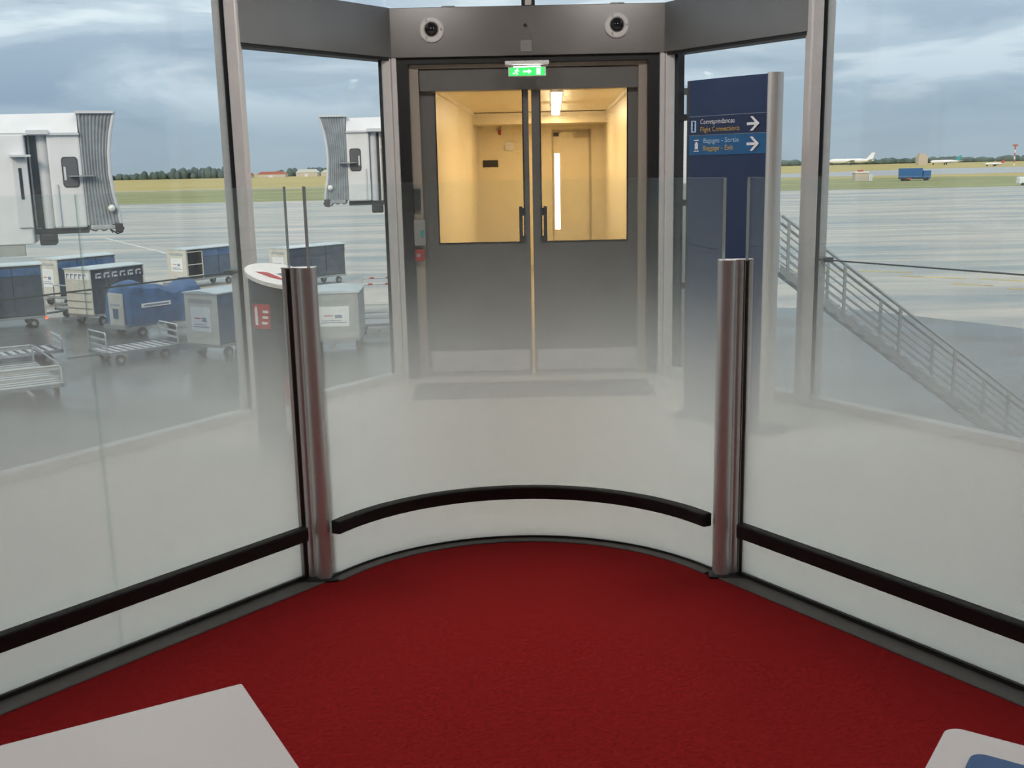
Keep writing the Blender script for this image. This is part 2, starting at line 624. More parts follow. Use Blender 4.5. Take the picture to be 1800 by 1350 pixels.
def post(x, y, s, label, rz):
    # s=+1: central screen lies towards +u
    r = thing('barrier_post', label, 'post', (x, y, 0), rz, group='barrier posts')
    bulge = [(s * (.030 + .066 * (1 - math.cos(PI * i / 10)) / 2), -.018 - .026 * math.sin(PI * i / 10)) for i in range(11)]
    prof = bulge + [(s * .096, .03), (s * -.006, .03), (s * -.006, -.004), (s * .004, -.013), (s * .014, -.016), (s * .022, -.013)]
    MB().prism(prof, .012, 1.283).build('post_body', 'aluminium', r, smooth=True)
    MB().prism([(s * -.006, .026), (s * -.018, .026), (s * -.018, -.010), (s * -.006, -.010)], .014, 1.280).build('gasket', 'black_rubber', r)
    MB().prism([(s * -.018, .03), (s * -.036, .03), (s * -.036, -.002), (s * -.018, -.006)], .014, 1.283).build('clamp_strip', 'alu_light', r, bevel=.002)
    MB().prism([(s * .097, .032), (s * -.037, .032), (s * -.037, -.004), (s * .014, -.016)] + bulge, 1.283, 1.287).build('cap', 'alu_light', r)
    MB().bx(-.07 if s > 0 else -.115, .115 if s > 0 else .07, -.062, .05, .0, .0215).build('foot_plate', 'black_frame', r, bevel=.002)
    return r


post(-.848, 4.085, 1, 'left aluminium barrier post clamping the curved and left frosted glass', R(4))
post(.897, 4.035, -1, 'right aluminium barrier post clamping the curved and right frosted glass', R(-6))

# ------------------------------------------------------------------ facade windows
def inside_side(p, q):
    # +1 if the room (point 0,3) is on the left normal of p->q
    dx, dy = q[0] - p[0], q[1] - p[1]
    return 1 if (-dy * (0 - p[0]) + dx * (3 - p[1])) > 0 else -1


wn = [0]


def window(p, q, rows, label, mull=None, sill=True, t=.02):
    wn[0] += 1
    off = (*p, 0)
    r = thing('window_%d' % wn[0], label, loc=off, kind='structure')
    s = inside_side(p, q)
    L = math.dist(p, q)
    a, b = lerp(p, q, .015 / L), lerp(p, q, 1 - .015 / L)
    for z0, z1 in rows:
        MB().wall(a, b, z0, z1, -t / 2, t / 2).build('pane', 'clear_glass', r, off)
    for (z0, z1), (y0, y1) in zip(rows, rows[1:]):
        if y0 - z1 < .05:
            MB().wall(a, b, z1, y0, -t / 2, t / 2).build('joint_seal', 'silicone', r, off)
    if sill:
        MB().wall(a, b, 0, .06, -.04, .04).build('sill', 'frame_grey', r, off, bevel=.004)
        MB().wall(a, b, HC - .08, HC, -.04, .04).build('head_frame', 'frame_grey', r, off, bevel=.004)
    return r


def mullion(r, c, ang, z0=0., z1=HC, wide=.075):
    # camera-facing section: pressure plate | gasket | box, widths along local u
    off = r.location
    e = Vector((math.cos(ang), math.sin(ang), 0))
    n = Vector((-math.sin(ang), math.cos(ang), 0))

    def sec(name, u0, u1, v0, v1, m, par, bev=.004):
        pts = [Vector((c[0], c[1], 0)) + e * u + n * v for u, v in ((u0, v0), (u1, v0), (u1, v1), (u0, v1))]
        return MB().prism([(q.x, q.y) for q in pts], z0, z1).build(name, m, par, off, bevel=bev)
    b = sec('mullion', -.005, wide, -.03, .10, 'frame_grey', r, .01)
    sec('gasket', -.033, -.005, -.012, .07, 'black_frame', b, 0)
    sec('pressure_plate', -.085, -.033, -.005, .07, 'frame_grey', b, .004)
    return b


ROWS = [(.06, .996), (1.004, HC - .08)]
lab = ['left', 'right']
wl = window(FL[0], FL[1], ROWS, 'tall clear window left of the left mullion, looking on baggage carts')
mullion(wl, (ML[0] + .03, ML[1]), R(2))
MB().bx(ML[0] - .09, ML[0] - .03, ML[1] - .06, ML[1] - .02, .985, 1.015).build('glass_clip', 'dark_steel', wl, wl.location)
for i in (1, 2):
    wi = window(FL[i], FL[i + 1], ROWS, 'tall clear window of the left facade, %s from the door' % ['second', 'third'][i - 1])
    mullion(wi, FL[i], R(56))
wr = window(FR[0], FR[1], ROWS, 'tall clear window right of the right mullion, looking on the runway')
mb = mullion(wr, (MR[0] - .03, MR[1]), R(-2))
# mirror the right-hand mullion section
for o in [mb] + list(mb.children):
    for v in o.data.vertices:
        v.co.x = 2 * (MR[0] - .03 - wr.location.x) - v.co.x
    o.data.flip_normals()
MB().bx(MR[0] + .03, MR[0] + .09, MR[1] - .06, MR[1] - .02, .985, 1.015).build('glass_clip', 'dark_steel', wr, wr.location)
for i in (1, 2):
    wi = window(FR[i], FR[i + 1], ROWS, 'tall clear window of the right facade, %s from the door' % ['second', 'third'][i - 1])
    mullion(wi, FR[i], R(-56))
HB, HT = 2.475, 2.832
BAY = [(.06, HB), (HT, HC - .08)]
window(ML, JL, BAY, 'clear bay window between left mullion and door, showing the distant jet bridge')
window(MR, JR, BAY, 'clear bay window between door and right mullion, behind the blue sign')
wt = window(JL, JR, [(HT, HC - .08)], 'clear glass strip above the door header', sill=False)
MB().bx(.155, .205, 8.26, 8.36, HT, HC).build('mullion', 'frame_grey', wt, wt.location, bevel=.004)
MB().bx(.130, .155, 8.28, 8.34, HT, HC).build('gasket', 'black_frame', wt, wt.location)
MB().bx(.205, .230, 8.28, 8.34, HT, HC).build('gasket', 'black_frame', wt, wt.location)

# header fascia
hd = thing('trim_1', 'grey metal fascia band above the double door and both bay windows', loc=(.17, 8.3, HB), kind='structure')
ho = (.17, 8.3, HB)
for (p, q), lb in zip(((ML, JL), (JL, JR), (JR, MR)), 'abc'):
    m2 = MB()
    if lb == 'b':
        m2.bx(JL[0] + .006, JR[0] - .006, 8.27, 8.62, HB, HT)
    else:
        s = inside_side(p, q)
        a, b = lerp(p, q, .006), lerp(p, q, .994)
        m2.wall(a, b, HB, HT, -.10 * s, .06 * s)
    m2.build('fascia_panel', 'fascia_grey', hd, ho, bevel=.004)
    if lb != 'b':
        MB().wall(a, b, HB - .022, HB, -.08 * s, .05 * s).build('shadow_gap', 'black_frame', hd, ho)
MB().lathe((.155, 8.268, 2.69), (0, 1, 0), [(.014, -.002), (.014, .004)], 14).build('keyhole', 'black_frame', hd, ho)
MB().bx(.115, .205, 8.262, 8.272, 2.50, 2.585).build('cover_plate', 'plate_grey', hd, ho, bevel=.002)
for x in (-.47, .80):
    MB().bx(x, x + .10, 8.3, 8.36, HT, HT + .012).build('glazing_clip', 'galv_steel', hd, ho)

for n, (x, s) in enumerate(((JL[0], 1), (JR[0], -1))):
    t = thing('trim_%d' % (n + 2), 'grey metal jamb post on the %s side of the double door' % lab[n], loc=(x, 8.3, 0), kind='structure')
    o_ = (x, 8.3, 0)
    f = (lambda a, b: (min(x + s * a, x + s * b), max(x + s * a, x + s * b)))
    MB().bx(*f(-.035, .035), 8.25, 8.50, 0, HB).build('jamb_post', 'frame_grey', t, o_, bevel=.012)
    MB().bx(*f(.035, .075), 8.275, 8.50, 0, HB).build('jamb_flange', 'frame_grey', t, o_, bevel=.006)
    MB().bx(*f(-.06, -.035), 8.27, 8.36, 0, HB).build('gasket', 'black_frame', t, o_)

# ------------------------------------------------------------------ double door
dd = thing('door_1', 'grey double door with two large windows opening into the lit jet bridge', loc=(.18, 8.45, 0), kind='structure')
do = (.18, 8.45, 0)
x0, x1 = JL[0] + .075, JR[0] - .075
m2 = MB()
m2.bx(x0, x0 + .085, 8.31, 8.42, 0, HB).bx(x1 - .085, x1, 8.31, 8.42, 0, HB).bx(x0 + .085, x1 - .085, 8.31, 8.42, HB - .045, HB)
m2.build('rubber_frame', 'black_frame', dd, do)
m2 = MB()
m2.bx(x0 + .085, x0 + .155, 8.38, 8.62, 0, HB - .045).bx(x1 - .15, x1 - .085, 8.38, 8.62, 0, HB - .045).bx(x0 + .155, x1 - .15, 8.40, 8.62, HB - .075, HB - .045)
m2.build('door_frame', 'jamb_beige', dd, do)
ox0, ox1 = x0 + .16, x1 - .115
op = MB().bx(ox0, ox1, 8.405, 8.56, 2.235, 2.395).build('operator_box', 'door_grey', dd, do, bevel=.004)
MB().bx(ox0 - .004, ox0, 8.404, 8.56, 2.235, 2.395).build('end_cap', 'black_frame', op, do)
MB().bx(ox1, ox1 + .004, 8.404, 8.56, 2.235, 2.395).build('end_cap', 'black_frame', op, do)


def leaf(xa, xb, ga, gb, s):
    lf = MB()
    y0, y1 = 8.47, 8.52
    zb, zt = 1.06, 2.232
    lf.bx(xa, ga, y0, y1, .008, zt).bx(gb, xb, y0, y1, .008, zt).bx(ga, gb, y0, y1, .008, zb)
    l = lf.build('door_leaf', 'door_grey', dd, do)
    MB().bx(ga, gb, 8.49, 8.50, zb, zt).build('pane', 'door_glass', l, do)
    g = MB()
    g.bx(ga, gb, 8.464, 8.472, zb - .004, zb + .008).bx(ga - .002, ga + .006, 8.464, 8.472, zb, zt).bx(gb - .006, gb + .002, 8.464, 8.472, zb, zt)
    g.build('glazing_gasket', 'black_frame', l, do)
    hx = gb - .018 if s > 0 else ga + .018
    h = MB()
    h.tube([(hx, 8.47, 1.30), (hx - s * .005, 8.43, 1.30), (hx - s * .005, 8.42, 1.30)], .013, 8)
    h.tube([(hx, 8.47, 1.08), (hx - s * .005, 8.43, 1.08), (hx - s * .005, 8.42, 1.08)], .013, 8)
    h.tube([(hx - s * .012, 8.42, 1.345), (hx - s * .012, 8.42, 1.06)], .014, 10)
    h.bx(hx - .025, hx + .025, 8.452, 8.468, 1.27, 1.33)
    h.bx(hx - .025, hx + .025, 8.452, 8.468, 1.06, 1.11)
    h.build('handle', 'dark_steel', l, do)
    MB().bx(xa + .02, xb - .02, 8.466, 8.47, .02, .19).build('kick_plate', 'frame_grey', l, do)
    return l


leaf(ox0 - .005, .172, -.555, .128, 1)
leaf(.196, ox1 - .005, .262, .945, -1)
MB().bx(x0, x1, 8.36, 8.60, .0, .008).build('threshold', 'galv_steel', dd, do)

# ------------------------------------------------------------------ jet bridge interior behind the door (slightly skewed)
br_ = thing('wall_bridge', 'cream panelled inside of the lit jet bridge behind the double door', loc=(.17, 8.62, 0), rz=R(-2.4), kind='structure')
BW, BLN, BHT = 1.06, 9.4, 2.5
for s in (-1, 1):
    yy = [0, 1.4, 2.8, 5.6, BLN]
    yy = [0.02, 2.85, 5.65, 7.5, BLN]
    for a, b in zip(yy, yy[1:]):
        MB().bx(min(s * BW, s * (BW + .04)), max(s * BW, s * (BW + .04)), a + .008, b - .008, 0, BHT).build('wall_panel', 'cream_panel', br_, bevel=.004)
    MB().bx(min(s * (BW + .03), s * (BW + .09)), max(s * (BW + .03), s * (BW + .09)), 0.0, BLN + .1, -.1, BHT + .1).build('outer_wall', 'white_paint2', br_)
    MB().bx(min(s * (BW - .02), s * BW), max(s * (BW - .02), s * BW), .02, BLN, 0, .12).build('skirting', 'cream_dark', br_)
    MB().bx(min(s * (BW - .03), s * BW), max(s * (BW - .03), s * BW), .02, BLN, BHT - .05, BHT).build('ceiling_cove', 'cream_panel', br_)
for a in range(4):
    MB().bx(-BW, BW, .02 + a * 2.345, .02 + a * 2.345 + 2.335, BHT, BHT + .03).build('ceiling_panel', 'cream_panel', br_, bevel=.004)
MB().bx(-BW - .09, BW + .09, 0, BLN + .1, BHT + .03, BHT + .12).build('roof', 'white_paint2', br_)
MB().bx(-BW - .05, BW + .05, .0, BLN, -.12, -.001).build('deck', 'bridge_floor', br_)
MB().bx(-BW, BW, BLN - .9, BLN, 2.32, 2.49).build('soffit', 'cream_panel', br_)
m2 = MB().bx(-BW, .20, BLN, BLN + .1, 0, BHT).bx(.82, BW, BLN, BLN + .1, 0, BHT).bx(.20, .82, BLN, BLN + .1, 2.22, BHT)
m2.build('end_wall', 'cream_panel', br_)
m2 = MB().bx(.20, .225, BLN + .02, BLN + .07, 0, 2.22).bx(.315, .81, BLN + .02, BLN + .07, 0, 2.22).bx(.225, .315, BLN + .02, BLN + .07, 0, .60).bx(.225, .315, BLN + .02, BLN + .07, 1.86, 2.22)
el = m2.build('end_door', 'cream_panel', br_)
MB().bx(.225, .315, BLN + .045, BLN + .055, .60, 1.86).build('vision_slot', 'slot_glow', el)
MB().bx(.185, .205, BLN - .012, BLN + .06, 0, 2.24).bx(.805, .835, BLN - .012, BLN + .06, 0, 2.24).bx(.2, .82, BLN - .012, BLN + .02, 2.21, 2.24).build('door_casing', 'cream_dark', br_)
MB().bx(.55, .80, BLN - .06, BLN, 2.12, 2.18).build('door_closer', 'cream_dark', el)
MB().bx(.215, .30, BLN - .02, BLN + .02, 2.14, 2.2).build('latch_box', 'black_frame', el)
MB().bx(-.97, -.72, BLN - .02, BLN, 1.66, 1.77).build('black_nameplate', 'black_frame', br_)
MB().bx(-.60, -.45, BLN - .02, BLN, 1.92, 2.06).build('grey_plate', 'alu_light', br_)
MB().bx(-.70, -.66, BLN - .04, BLN, 2.18, 2.26).build('red_lamp', 'fire_red', br_)
MB().bx(-.73, -.66, BLN - .03, BLN, 2.24, 2.30).build('lamp_base', 'cream_dark', br_)
# luminaires (things): linear fluorescent lamp and two plain fittings nearer the door


def bridge_lamp(ly0, ly1, label, power, lx=.25):
    c, s_ = math.cos(R(-2.4)), math.sin(R(-2.4))
    px, py = .17 + c * lx - s_ * ly0, 8.62 + s_ * lx + c * ly0
    r = thing('tube_lamp', label, 'lamp', (px, py, BHT), R(-2.4), group='tube lamps inside the jet bridge')
    L = ly1 - ly0
    MB().bx(-.07, .07, 0, L, -.03, .0).build('housing', 'white_plastic', r, bevel=.006)
    MB().bx(-.06, .06, .03, L - .03, -.07, -.03).build('diffuser', 'tube_warm', r, bevel=.012)
    l = bpy.data.lights.new('tube_light', 'AREA')
    l.shape = 'RECTANGLE'
    l.size = .12
    l.size_y = L
    l.energy = power
    l.color = (1, .68, .29)
    lo = bpy.data.objects.new('tube_light', l)
    C.objects.link(lo)
    lo.parent = r
    lo.location = (0, L / 2, -.076)


bridge_lamp(.6, 2.0, 'ceiling tube lamp inside the jet bridge nearest the double door', 20)
bridge_lamp(3.7, 5.9, 'bright ceiling tube lamp in the middle of the jet bridge, seen through the right window', 32)
bridge_lamp(6.5, 8.3, 'ceiling tube lamp at the far end of the jet bridge', 28)
# bridge support column under the corridor (outside)
tag(MB().bx(-.3, .5, 12.6, 13.4, -4.6, -.14).build('bridge_pillar', 'galv_steel', bevel=.02), 'grey steel pillar carrying the jet bridge behind the double door', 'pillar')

# ------------------------------------------------------------------ small fittings at the door
for x, z, lb in ((-.548, 2.672, 'left'), (.842, 2.678, 'right')):
    r = thing('dome_camera', '%s black dome camera with white ring on the fascia above the door' % lb, 'camera', (x, 8.268, z), group='dome cameras above the door')
    MB().lathe((0, 0, 0), (0, -1, 0), [(.094, 0), (.094, .012), (.086, .022), (.058, .026), (.050, .018)], 32).build('trim_ring', 'white_plastic', r, smooth=True)
    MB().lathe((0, 0, 0), (0, -1, 0), [(.050, .016)] + [(.050 * math.cos(R(a)), .020 + .042 * math.sin(R(a))) for a in range(0, 91, 10)], 28).build('dome', 'dark_dome', r, smooth=True)
    for k in (0, 120, 240):
        MB().bx(.073 * math.cos(R(k)) - .002, .073 * math.cos(R(k)) + .002, -.033, -.026, .073 * math.sin(R(k)) - .008, .073 * math.sin(R(k)) + .008).build('seam', 'dark_steel', r)

r = thing('exit_sign', 'small green lit emergency exit sign hanging under the door frame', 'sign', (.162, 8.20, 2.40))
MB().bx(-.165, .165, -.02, .20, .0, .028).build('mounting_plate', 'white_plastic', r, bevel=.004)
MB().bx(-.142, .142, -.014, .022, -.085, -.018).build('sign_housing', 'white_plastic', r, bevel=.004)
fc = MB().bx(-.132, .132, -.018, -.014, -.080, -.022).build('sign_face', 'exit_green', r)
m2 = MB()
m2.ball((-.072, -.0195, -.032), .006, (1, .2, 1), 8, 5)
for p, q, rad in (((-.076, -.036), (-.082, -.054), .006), ((-.082, -.054), (-.072, -.064), .004), ((-.072, -.064), (-.078, -.076), .004), ((-.082, -.054), (-.096, -.066), .004), ((-.096, -.066), (-.108, -.064), .004), ((-.077, -.040), (-.060, -.050), .003), ((-.077, -.040), (-.094, -.046), .003)):
    m2.cyl((p[0], -.0185, p[1]), (q[0], -.0185, q[1]), rad, 6)
m2.build('running_figure', 'exit_white', fc)
m2 = MB().extr([(-.03, -.045), (.01, -.045), (.01, -.034), (.034, -.051), (.01, -.068), (.01, -.057), (-.03, -.057)], (0, -.0205, 0), (1, 0, 0), (0, 0, 1), (0, .002, 0))
m2.build('arrow', 'exit_white', fc)
MB().bx(.070, .100, -.0205, -.0185, -.075, -.027).build('doorway_symbol', 'exit_white', fc)
MB().bx(-.10, .10, -.010, .010, -.018, -.012).build('led_strip', 'led_white', r)

# devices at the left of the door
o_ = tag(MB().bx(-.74, -.685, 8.345, 8.38, 1.33, 1.50).build('card_reader', 'dark_steel', bevel=.005), 'small dark card reader on the left door jamb', 'card reader')
r = thing('control_box', 'small pale grey control box with green button on the left door jamb', 'control box', (-.70, 8.38, 1.16))
MB().bx(-.045, .045, -.07, 0, -.10, .10).build('housing', 'plate_grey', r, bevel=.006)
MB().bx(.012, .035, -.075, -.07, -.03, .02).build('green_button', 'exit_green' if False else 'plane_teal', r)
r = thing('call_point', 'small red break-glass call point on the left door jamb', 'call point', (-.712, 8.38, .985))
MB().bx(-.042, .042, -.06, 0, -.045, .045).build('housing', 'fire_red', r, bevel=.005)
MB().bx(-.016, .016, -.063, -.06, -.012, .014).build('glass_window', 'plate_grey', r)

tag(MB().bx(-.74, 1.05, 7.50, 8.06, .0, .012).build('door_mat', 'mat_dark', bevel=.003), 'dark grey entrance mat on the beige floor in front of the double door', 'mat')

# ------------------------------------------------------------------ blue sign totem
tx, ty = 1.157, 6.85
ux, uy = .381 / .5896, -.45 / .5896
rzt = math.atan2(uy, ux)
r = thing('sign_totem', 'tall navy blue direction sign with silver edge, standing right of the door', 'sign', (tx, ty, 0), rzt)
TW, TH = .59, 2.157
cur = [(TW * i / 12, -.018 * math.sin(PI * i / 12)) for i in range(13)]


def face_band(z0, z1, lift, inset=.0):
    m = MB()
    inn = [(x, y - lift) for x, y in cur]
    outr = [(x, y + .004 - lift) for x, y in cur]
    return ribbon(m, inn, outr, z0, z1)


m2 = MB().prism(cur + [(TW, .09), (0, .09)], .02, TH)
body = m2.build('sign_body', 'totem_navy', r, smooth=True)
face_band(1.822, 1.935, .003).build('connections_panel', 'totem_navy2', r, smooth=True)
face_band(1.70, 1.820, .003).build('baggage_panel', 'totem_blue', r, smooth=True)
face_band(1.934, 1.938, .0035).build('divider_line', 'ink_line', r)
face_band(1.819, 1.823, .0035).build('divider_line', 'ink_line', r)
fin = [(.042 * math.cos(R(a)) + TW + .022, .045 + .055 * math.sin(R(a))) for a in range(0, 360, 12)]
MB().prism(fin, .0, TH + .006).build('edge_profile', 'aluminium', r, smooth=True)
MB().bx(-.02, 0.0, .0, .09, .0, TH).build('edge_strip', 'dark_steel', r)
MB().bx(-.06, TW + .14, -.09, .18, .0, .02).build('foot_plate', 'dark_steel', r, bevel=.004)


def curve_y(x):
    return -.018 * math.sin(PI * max(0, min(1, x / TW))) - .0045


def text_on_totem(s, x, z, size, m, name, width=None):
    cu = bpy.data.curves.new(name, 'FONT')
    cu.body = s
    cu.size = size
    cu.resolution_u = 3
    to = bpy.data.objects.new(name, cu)
    C.objects.link(to)
    dg = bpy.context.evaluated_depsgraph_get()
    dg.update()
    me = bpy.data.meshes.new_from_object(to.evaluated_get(dg))
    bpy.data.objects.remove(to)
    xs = [v.co.x for v in me.vertices]
    k = (width / (max(xs) - min(xs))) if width else 1
    for v in me.vertices:
        X = x + v.co.x * k
        v.co = (X, curve_y(X), z + v.co.y)
    me.materials.clear()
    me.materials.append(MATS[m])
    o = bpy.data.objects.new(name, me)
    C.objects.link(o)
    o.parent = r
    return o


text_on_totem('Correspondances', .098, 1.888, .042, 'ink_white', 'lettering', .27)
text_on_totem('Flight Connections', .098, 1.842, .042, 'ink_yellow', 'lettering', .305)
text_on_totem('Bagages - Sortie', .125, 1.773, .042, 'ink_pale', 'lettering', .275)
text_on_totem('Baggage - Exit', .125, 1.728, .042, 'ink_yellow', 'lettering', .235)
for z in (1.876, 1.758):
    m2 = MB()
    pts = [(.435, .0), (.515, .0), (.548, .0)]
    yv = curve_y(.49) - .001
    m2.extr([(.435, -.008), (.522, -.008), (.522, .008), (.435, .008)], (0, yv, z), (1, 0, 0), (0, 0, 1), (0, .002, 0))
    m2.extr([(.480, .042), (.500, .042), (.548, 0), (.524, 0)], (0, yv, z), (1, 0, 0), (0, 0, 1), (0, .002, 0))
    m2.extr([(.480, -.042), (.500, -.042), (.548, 0), (.524, 0)][::-1], (0, yv, z), (1, 0, 0), (0, 0, 1), (0, .002, 0))
    m2.build('arrow', 'ink_white', r)
for x, z, mm, w2 in ((.042, 1.876, 'ink_line', .022), (.068, 1.758, 'ink_pale', .024)):
    yv = curve_y(x) - .001
    m2 = MB()
    P = lambda a, b, c, d: m2.extr([(x + a, b), (x + c, b), (x + c, d), (x + a, d)], (0, yv, z), (1, 0, 0), (0, 0, 1), (0, .002, 0))
    P(-.02, .030, .02, .036)
    P(-.02, -.036, .02, -.030)
    if mm == 'ink_line':
        P(-.02, -.03, -.008, .03)
        P(.008, -.03, .02, .03)
    else:
        P(-.013, -.022, .013, .016)
        P(-.006, .016, .006, .024)
    m2.build('pictogram', 'ink_pale' if mm == 'ink_line' else 'ink_white', r)

# ------------------------------------------------------------------ fire point pillar behind the left post
px, py = -1.315, 6.05
r = thing('fire_point_pillar', 'dark grey round pillar with slanted white top and red extinguisher sign, behind the left post', 'pillar', (px, py, 0))
m2 = MB()
n = 40
rad = .185
v = []
for i in range(n):
    a = 2 * PI * i / n
    v.append((rad * math.cos(a), rad * math.sin(a), 0.0))
for i in range(n):
    a = 2 * PI * i / n
    v.append((rad * math.cos(a), rad * math.sin(a), 1.05 - .042 * math.cos(a) + .03 * math.sin(a)))
m2.add(v, [tuple(range(n))[::-1], tuple(range(n, 2 * n))] + [(i, (i + 1) % n, n + (i + 1) % n, n + i) for i in range(n)])
m2.build('pillar_body', 'pillar_grey', r, smooth=True)
m2 = MB()
v = []
for k in (0, .022):
    for i in range(n):
        a = 2 * PI * i / n
        c_, s_ = (rad + .015) * math.cos(a), (rad + .015) * math.sin(a)
        v.append((c_, s_, 1.053 + k - .227 * c_ + .162 * s_))
m2.add(v, [tuple(range(n))[::-1], tuple(range(n, 2 * n))] + [(i, (i + 1) % n, n + (i + 1) % n, n + i) for i in range(n)])
top = m2.build('slanted_top', 'white_plastic', r, smooth=True)


def topz(x, y):
    return 1.0755 - .227 * x + .162 * y


for pts, m in (([(-.13, -.05), (-.03, -.10), (.06, -.10), (.0, -.06), (-.07, -.02)], 'sign_red'), ([(-.02, .12), (.08, .13), (.14, .08), (.05, .09)], 'sign_red'), ([(-.02, -.01), (.1, -.05), (.09, -.03), (.0, .02)], 'poster_ink')):
    v = [(x, y, topz(x, y)) for x, y in pts] + [(x, y, topz(x, y) + .002) for x, y in pts]
    k = len(pts)
    MB().add(v, [tuple(range(k))[::-1], tuple(range(k, 2 * k))] + [(i, (i + 1) % k, k + (i + 1) % k, k + i) for i in range(k)]).build('red_emblem' if m == 'sign_red' else 'grey_emblem', m, top)
# curved red sign on the body
a0, a1 = R(-139), R(-100)


def cyl_patch(aa, bb, z0, z1, rr_, k=10):
    inn = [(rr_ * math.cos(aa + (bb - aa) * i / k), rr_ * math.sin(aa + (bb - aa) * i / k)) for i in range(k + 1)]
    outr = [(x * (1 + .003 / rr_), y * (1 + .003 / rr_)) for x, y in inn]
    return ribbon(MB(), outr, inn, z0, z1)


sg = cyl_patch(a0, a1, .785, .925, rad + .001).build('extinguisher_sign', 'sign_red', r)
cyl_patch(R(-132), R(-125), .805, .895, rad + .004, 4).build('white_symbol', 'white_plastic', sg)
cyl_patch(R(-131), R(-126), .895, .910, rad + .004, 4).build('white_symbol', 'white_plastic', sg)
for k in range(3):
    cyl_patch(R(-117 + 2 * k), R(-105 + k), .812 + k * .032, .826 + k * .032, rad + .004, 4).build('white_symbol', 'white_plastic', sg)
r = thing('fire_extinguisher', 'red fire extinguisher on the floor beside the dark round pillar', 'fire extinguisher', (-1.175, 5.74, 0))
MB().lathe((0, 0, 0), (0, 0, 1), [(.085, .0), (.09, .02), (.09, .48), (.075, .54), (.04, .58), (.03, .60)], 24).build('cylinder_body', 'fire_red', r, smooth=True)
MB().bx(-.022, .022, -.03, .03, .60, .65).bx(-.012, .012, -.12, .03, .65, .665).build('valve_handle', 'dark_steel', r)
MB().tube([(.03, 0, .62), (.09, 0, .60), (.115, 0, .50), (.112, 0, .28)], .011, 8).build('hose', 'black_rubber', r)
MB().lathe((0, 0, 0), (0, 0, 1), [(.0905, .22), (.0912, .22), (.0912, .38), (.0905, .38)], 24).build('label_band', 'white_plastic', r)

# ------------------------------------------------------------------ white furniture at the camera's feet
def oriented(name, corner, ex, ey, z, th_, m, parent, off, rad_=.01, nseg=6, x0=0, x1=1., y0=0, y1=1.):
    # rounded rectangle in plan with axes ex, ey from a corner
    pts = []
    for cx_, cy_, a in ((x1 - rad_, y1 - rad_, 0), (x0 + rad_, y1 - rad_, 90), (x0 + rad_, y0 + rad_, 180), (x1 - rad_, y0 + rad_, 270)):
        for i in range(nseg + 1):
            t = R(a + 90 * i / nseg)
            u, v_ = cx_ + rad_ * math.cos(t), cy_ + rad_ * math.sin(t)
            pts.append((corner[0] + ex[0] * u + ey[0] * v_, corner[1] + ex[1] * u + ey[1] * v_))
    return MB().prism(pts, z - th_, z).build(name, m, parent, off, bevel=.002)


k1 = (-.664, 2.333)
e1 = (-.870, -.493)
e2 = (.493, -.870)
r = thing('low_table', 'white laminate low table at lower left on the red carpet', 'table', (*k1, 0))
oriented('table_top', k1, e1, e2, .45, .028, 'white_laminate', r, (*k1, 0), .006, 3, 0, 1.1, 0, .62)
oriented('edge_band', k1, e1, e2, .436, .008, 'laminate_edge', r, (*k1, 0), .006, 3, -.0015, 1.1015, -.0015, .6215)
for a, b in ((.08, .08), (1.02, .08), (.08, .54), (1.02, .54)):
    c = (k1[0] + e1[0] * a + e2[0] * b, k1[1] + e1[1] * a + e2[1] * b)
    MB().cyl((*c, .012), (*c, .422), .02, 14).build('leg', 'chrome', r, (*k1, 0))
k2 = (.925, 2.075)
e1 = (.823, -.568)
e2 = (-.568, -.823)
r = thing('bench_seat', 'white rounded bench with blue seat pad at lower right corner', 'bench', (*k2, 0))
oriented('seat_shell', k2, e1, e2, .45, .03, 'white_laminate', r, (*k2, 0), .035, 8, 0, .9, 0, .56)
oriented('seat_pad', k2, e1, e2, .462, .013, 'blue_pad', r, (*k2, 0), .03, 8, .07, .85, .10, .5)
for a, b in ((.1, .1), (.8, .1), (.1, .46), (.8, .46)):
    c = (k2[0] + e1[0] * a + e2[0] * b, k2[1] + e1[1] * a + e2[1] * b)
    MB().cyl((*c, .012), (*c, .42), .02, 14).build('leg', 'chrome', r, (*k2, 0))

# ------------------------------------------------------------------ unseen ceiling lights added to brighten the waiting room
CLW = 6.9
spots = [(-1.6, -2.6), (1.6, -2.6), (-1.6, -.4), (1.6, -.4), (-1.6, 1.8), (1.6, 1.8), (-1.5, 4.4), (1.6, 4.4), (-.75, 6.1), (1.0, 6.1)]
names = ['back left', 'back right', 'above the camera on the left', 'above the camera on the right', 'above the white table', 'above the white bench', 'above the left glass barrier', 'above the right glass barrier', 'left of the pair nearest the door', 'right of the pair nearest the door']
for (x, y), nm in zip(spots, names):
    r = thing('added_ceiling_light', 'added unseen ceiling light panel ' + nm, 'ceiling light', (x, y, HC), group='added ceiling lights of the waiting room')
    MB().bx(-.31, .31, -.31, .31, -.03, 0).build('frame', 'white_plastic', r, bevel=.004)
    MB().bx(-.28, .28, -.28, .28, -.036, -.03).build('diffuser', 'fill_panel', r)
    l = bpy.data.lights.new('fill_lamp', 'AREA')
    l.shape = 'SQUARE'
    l.size = .55
    l.energy = CLW if y < 4 else (2.3 if y < 6 else 3.2) * CLW  # added lamps get stronger towards the door to brighten the frosted glass
    l.spread = R(115) if y < 6 else R(180)
    l.color = (1, .96, .91)
    lo = bpy.data.objects.new('fill_lamp', l)
    C.objects.link(lo)
    lo.parent = r
    lo.location = (0, 0, -.04)

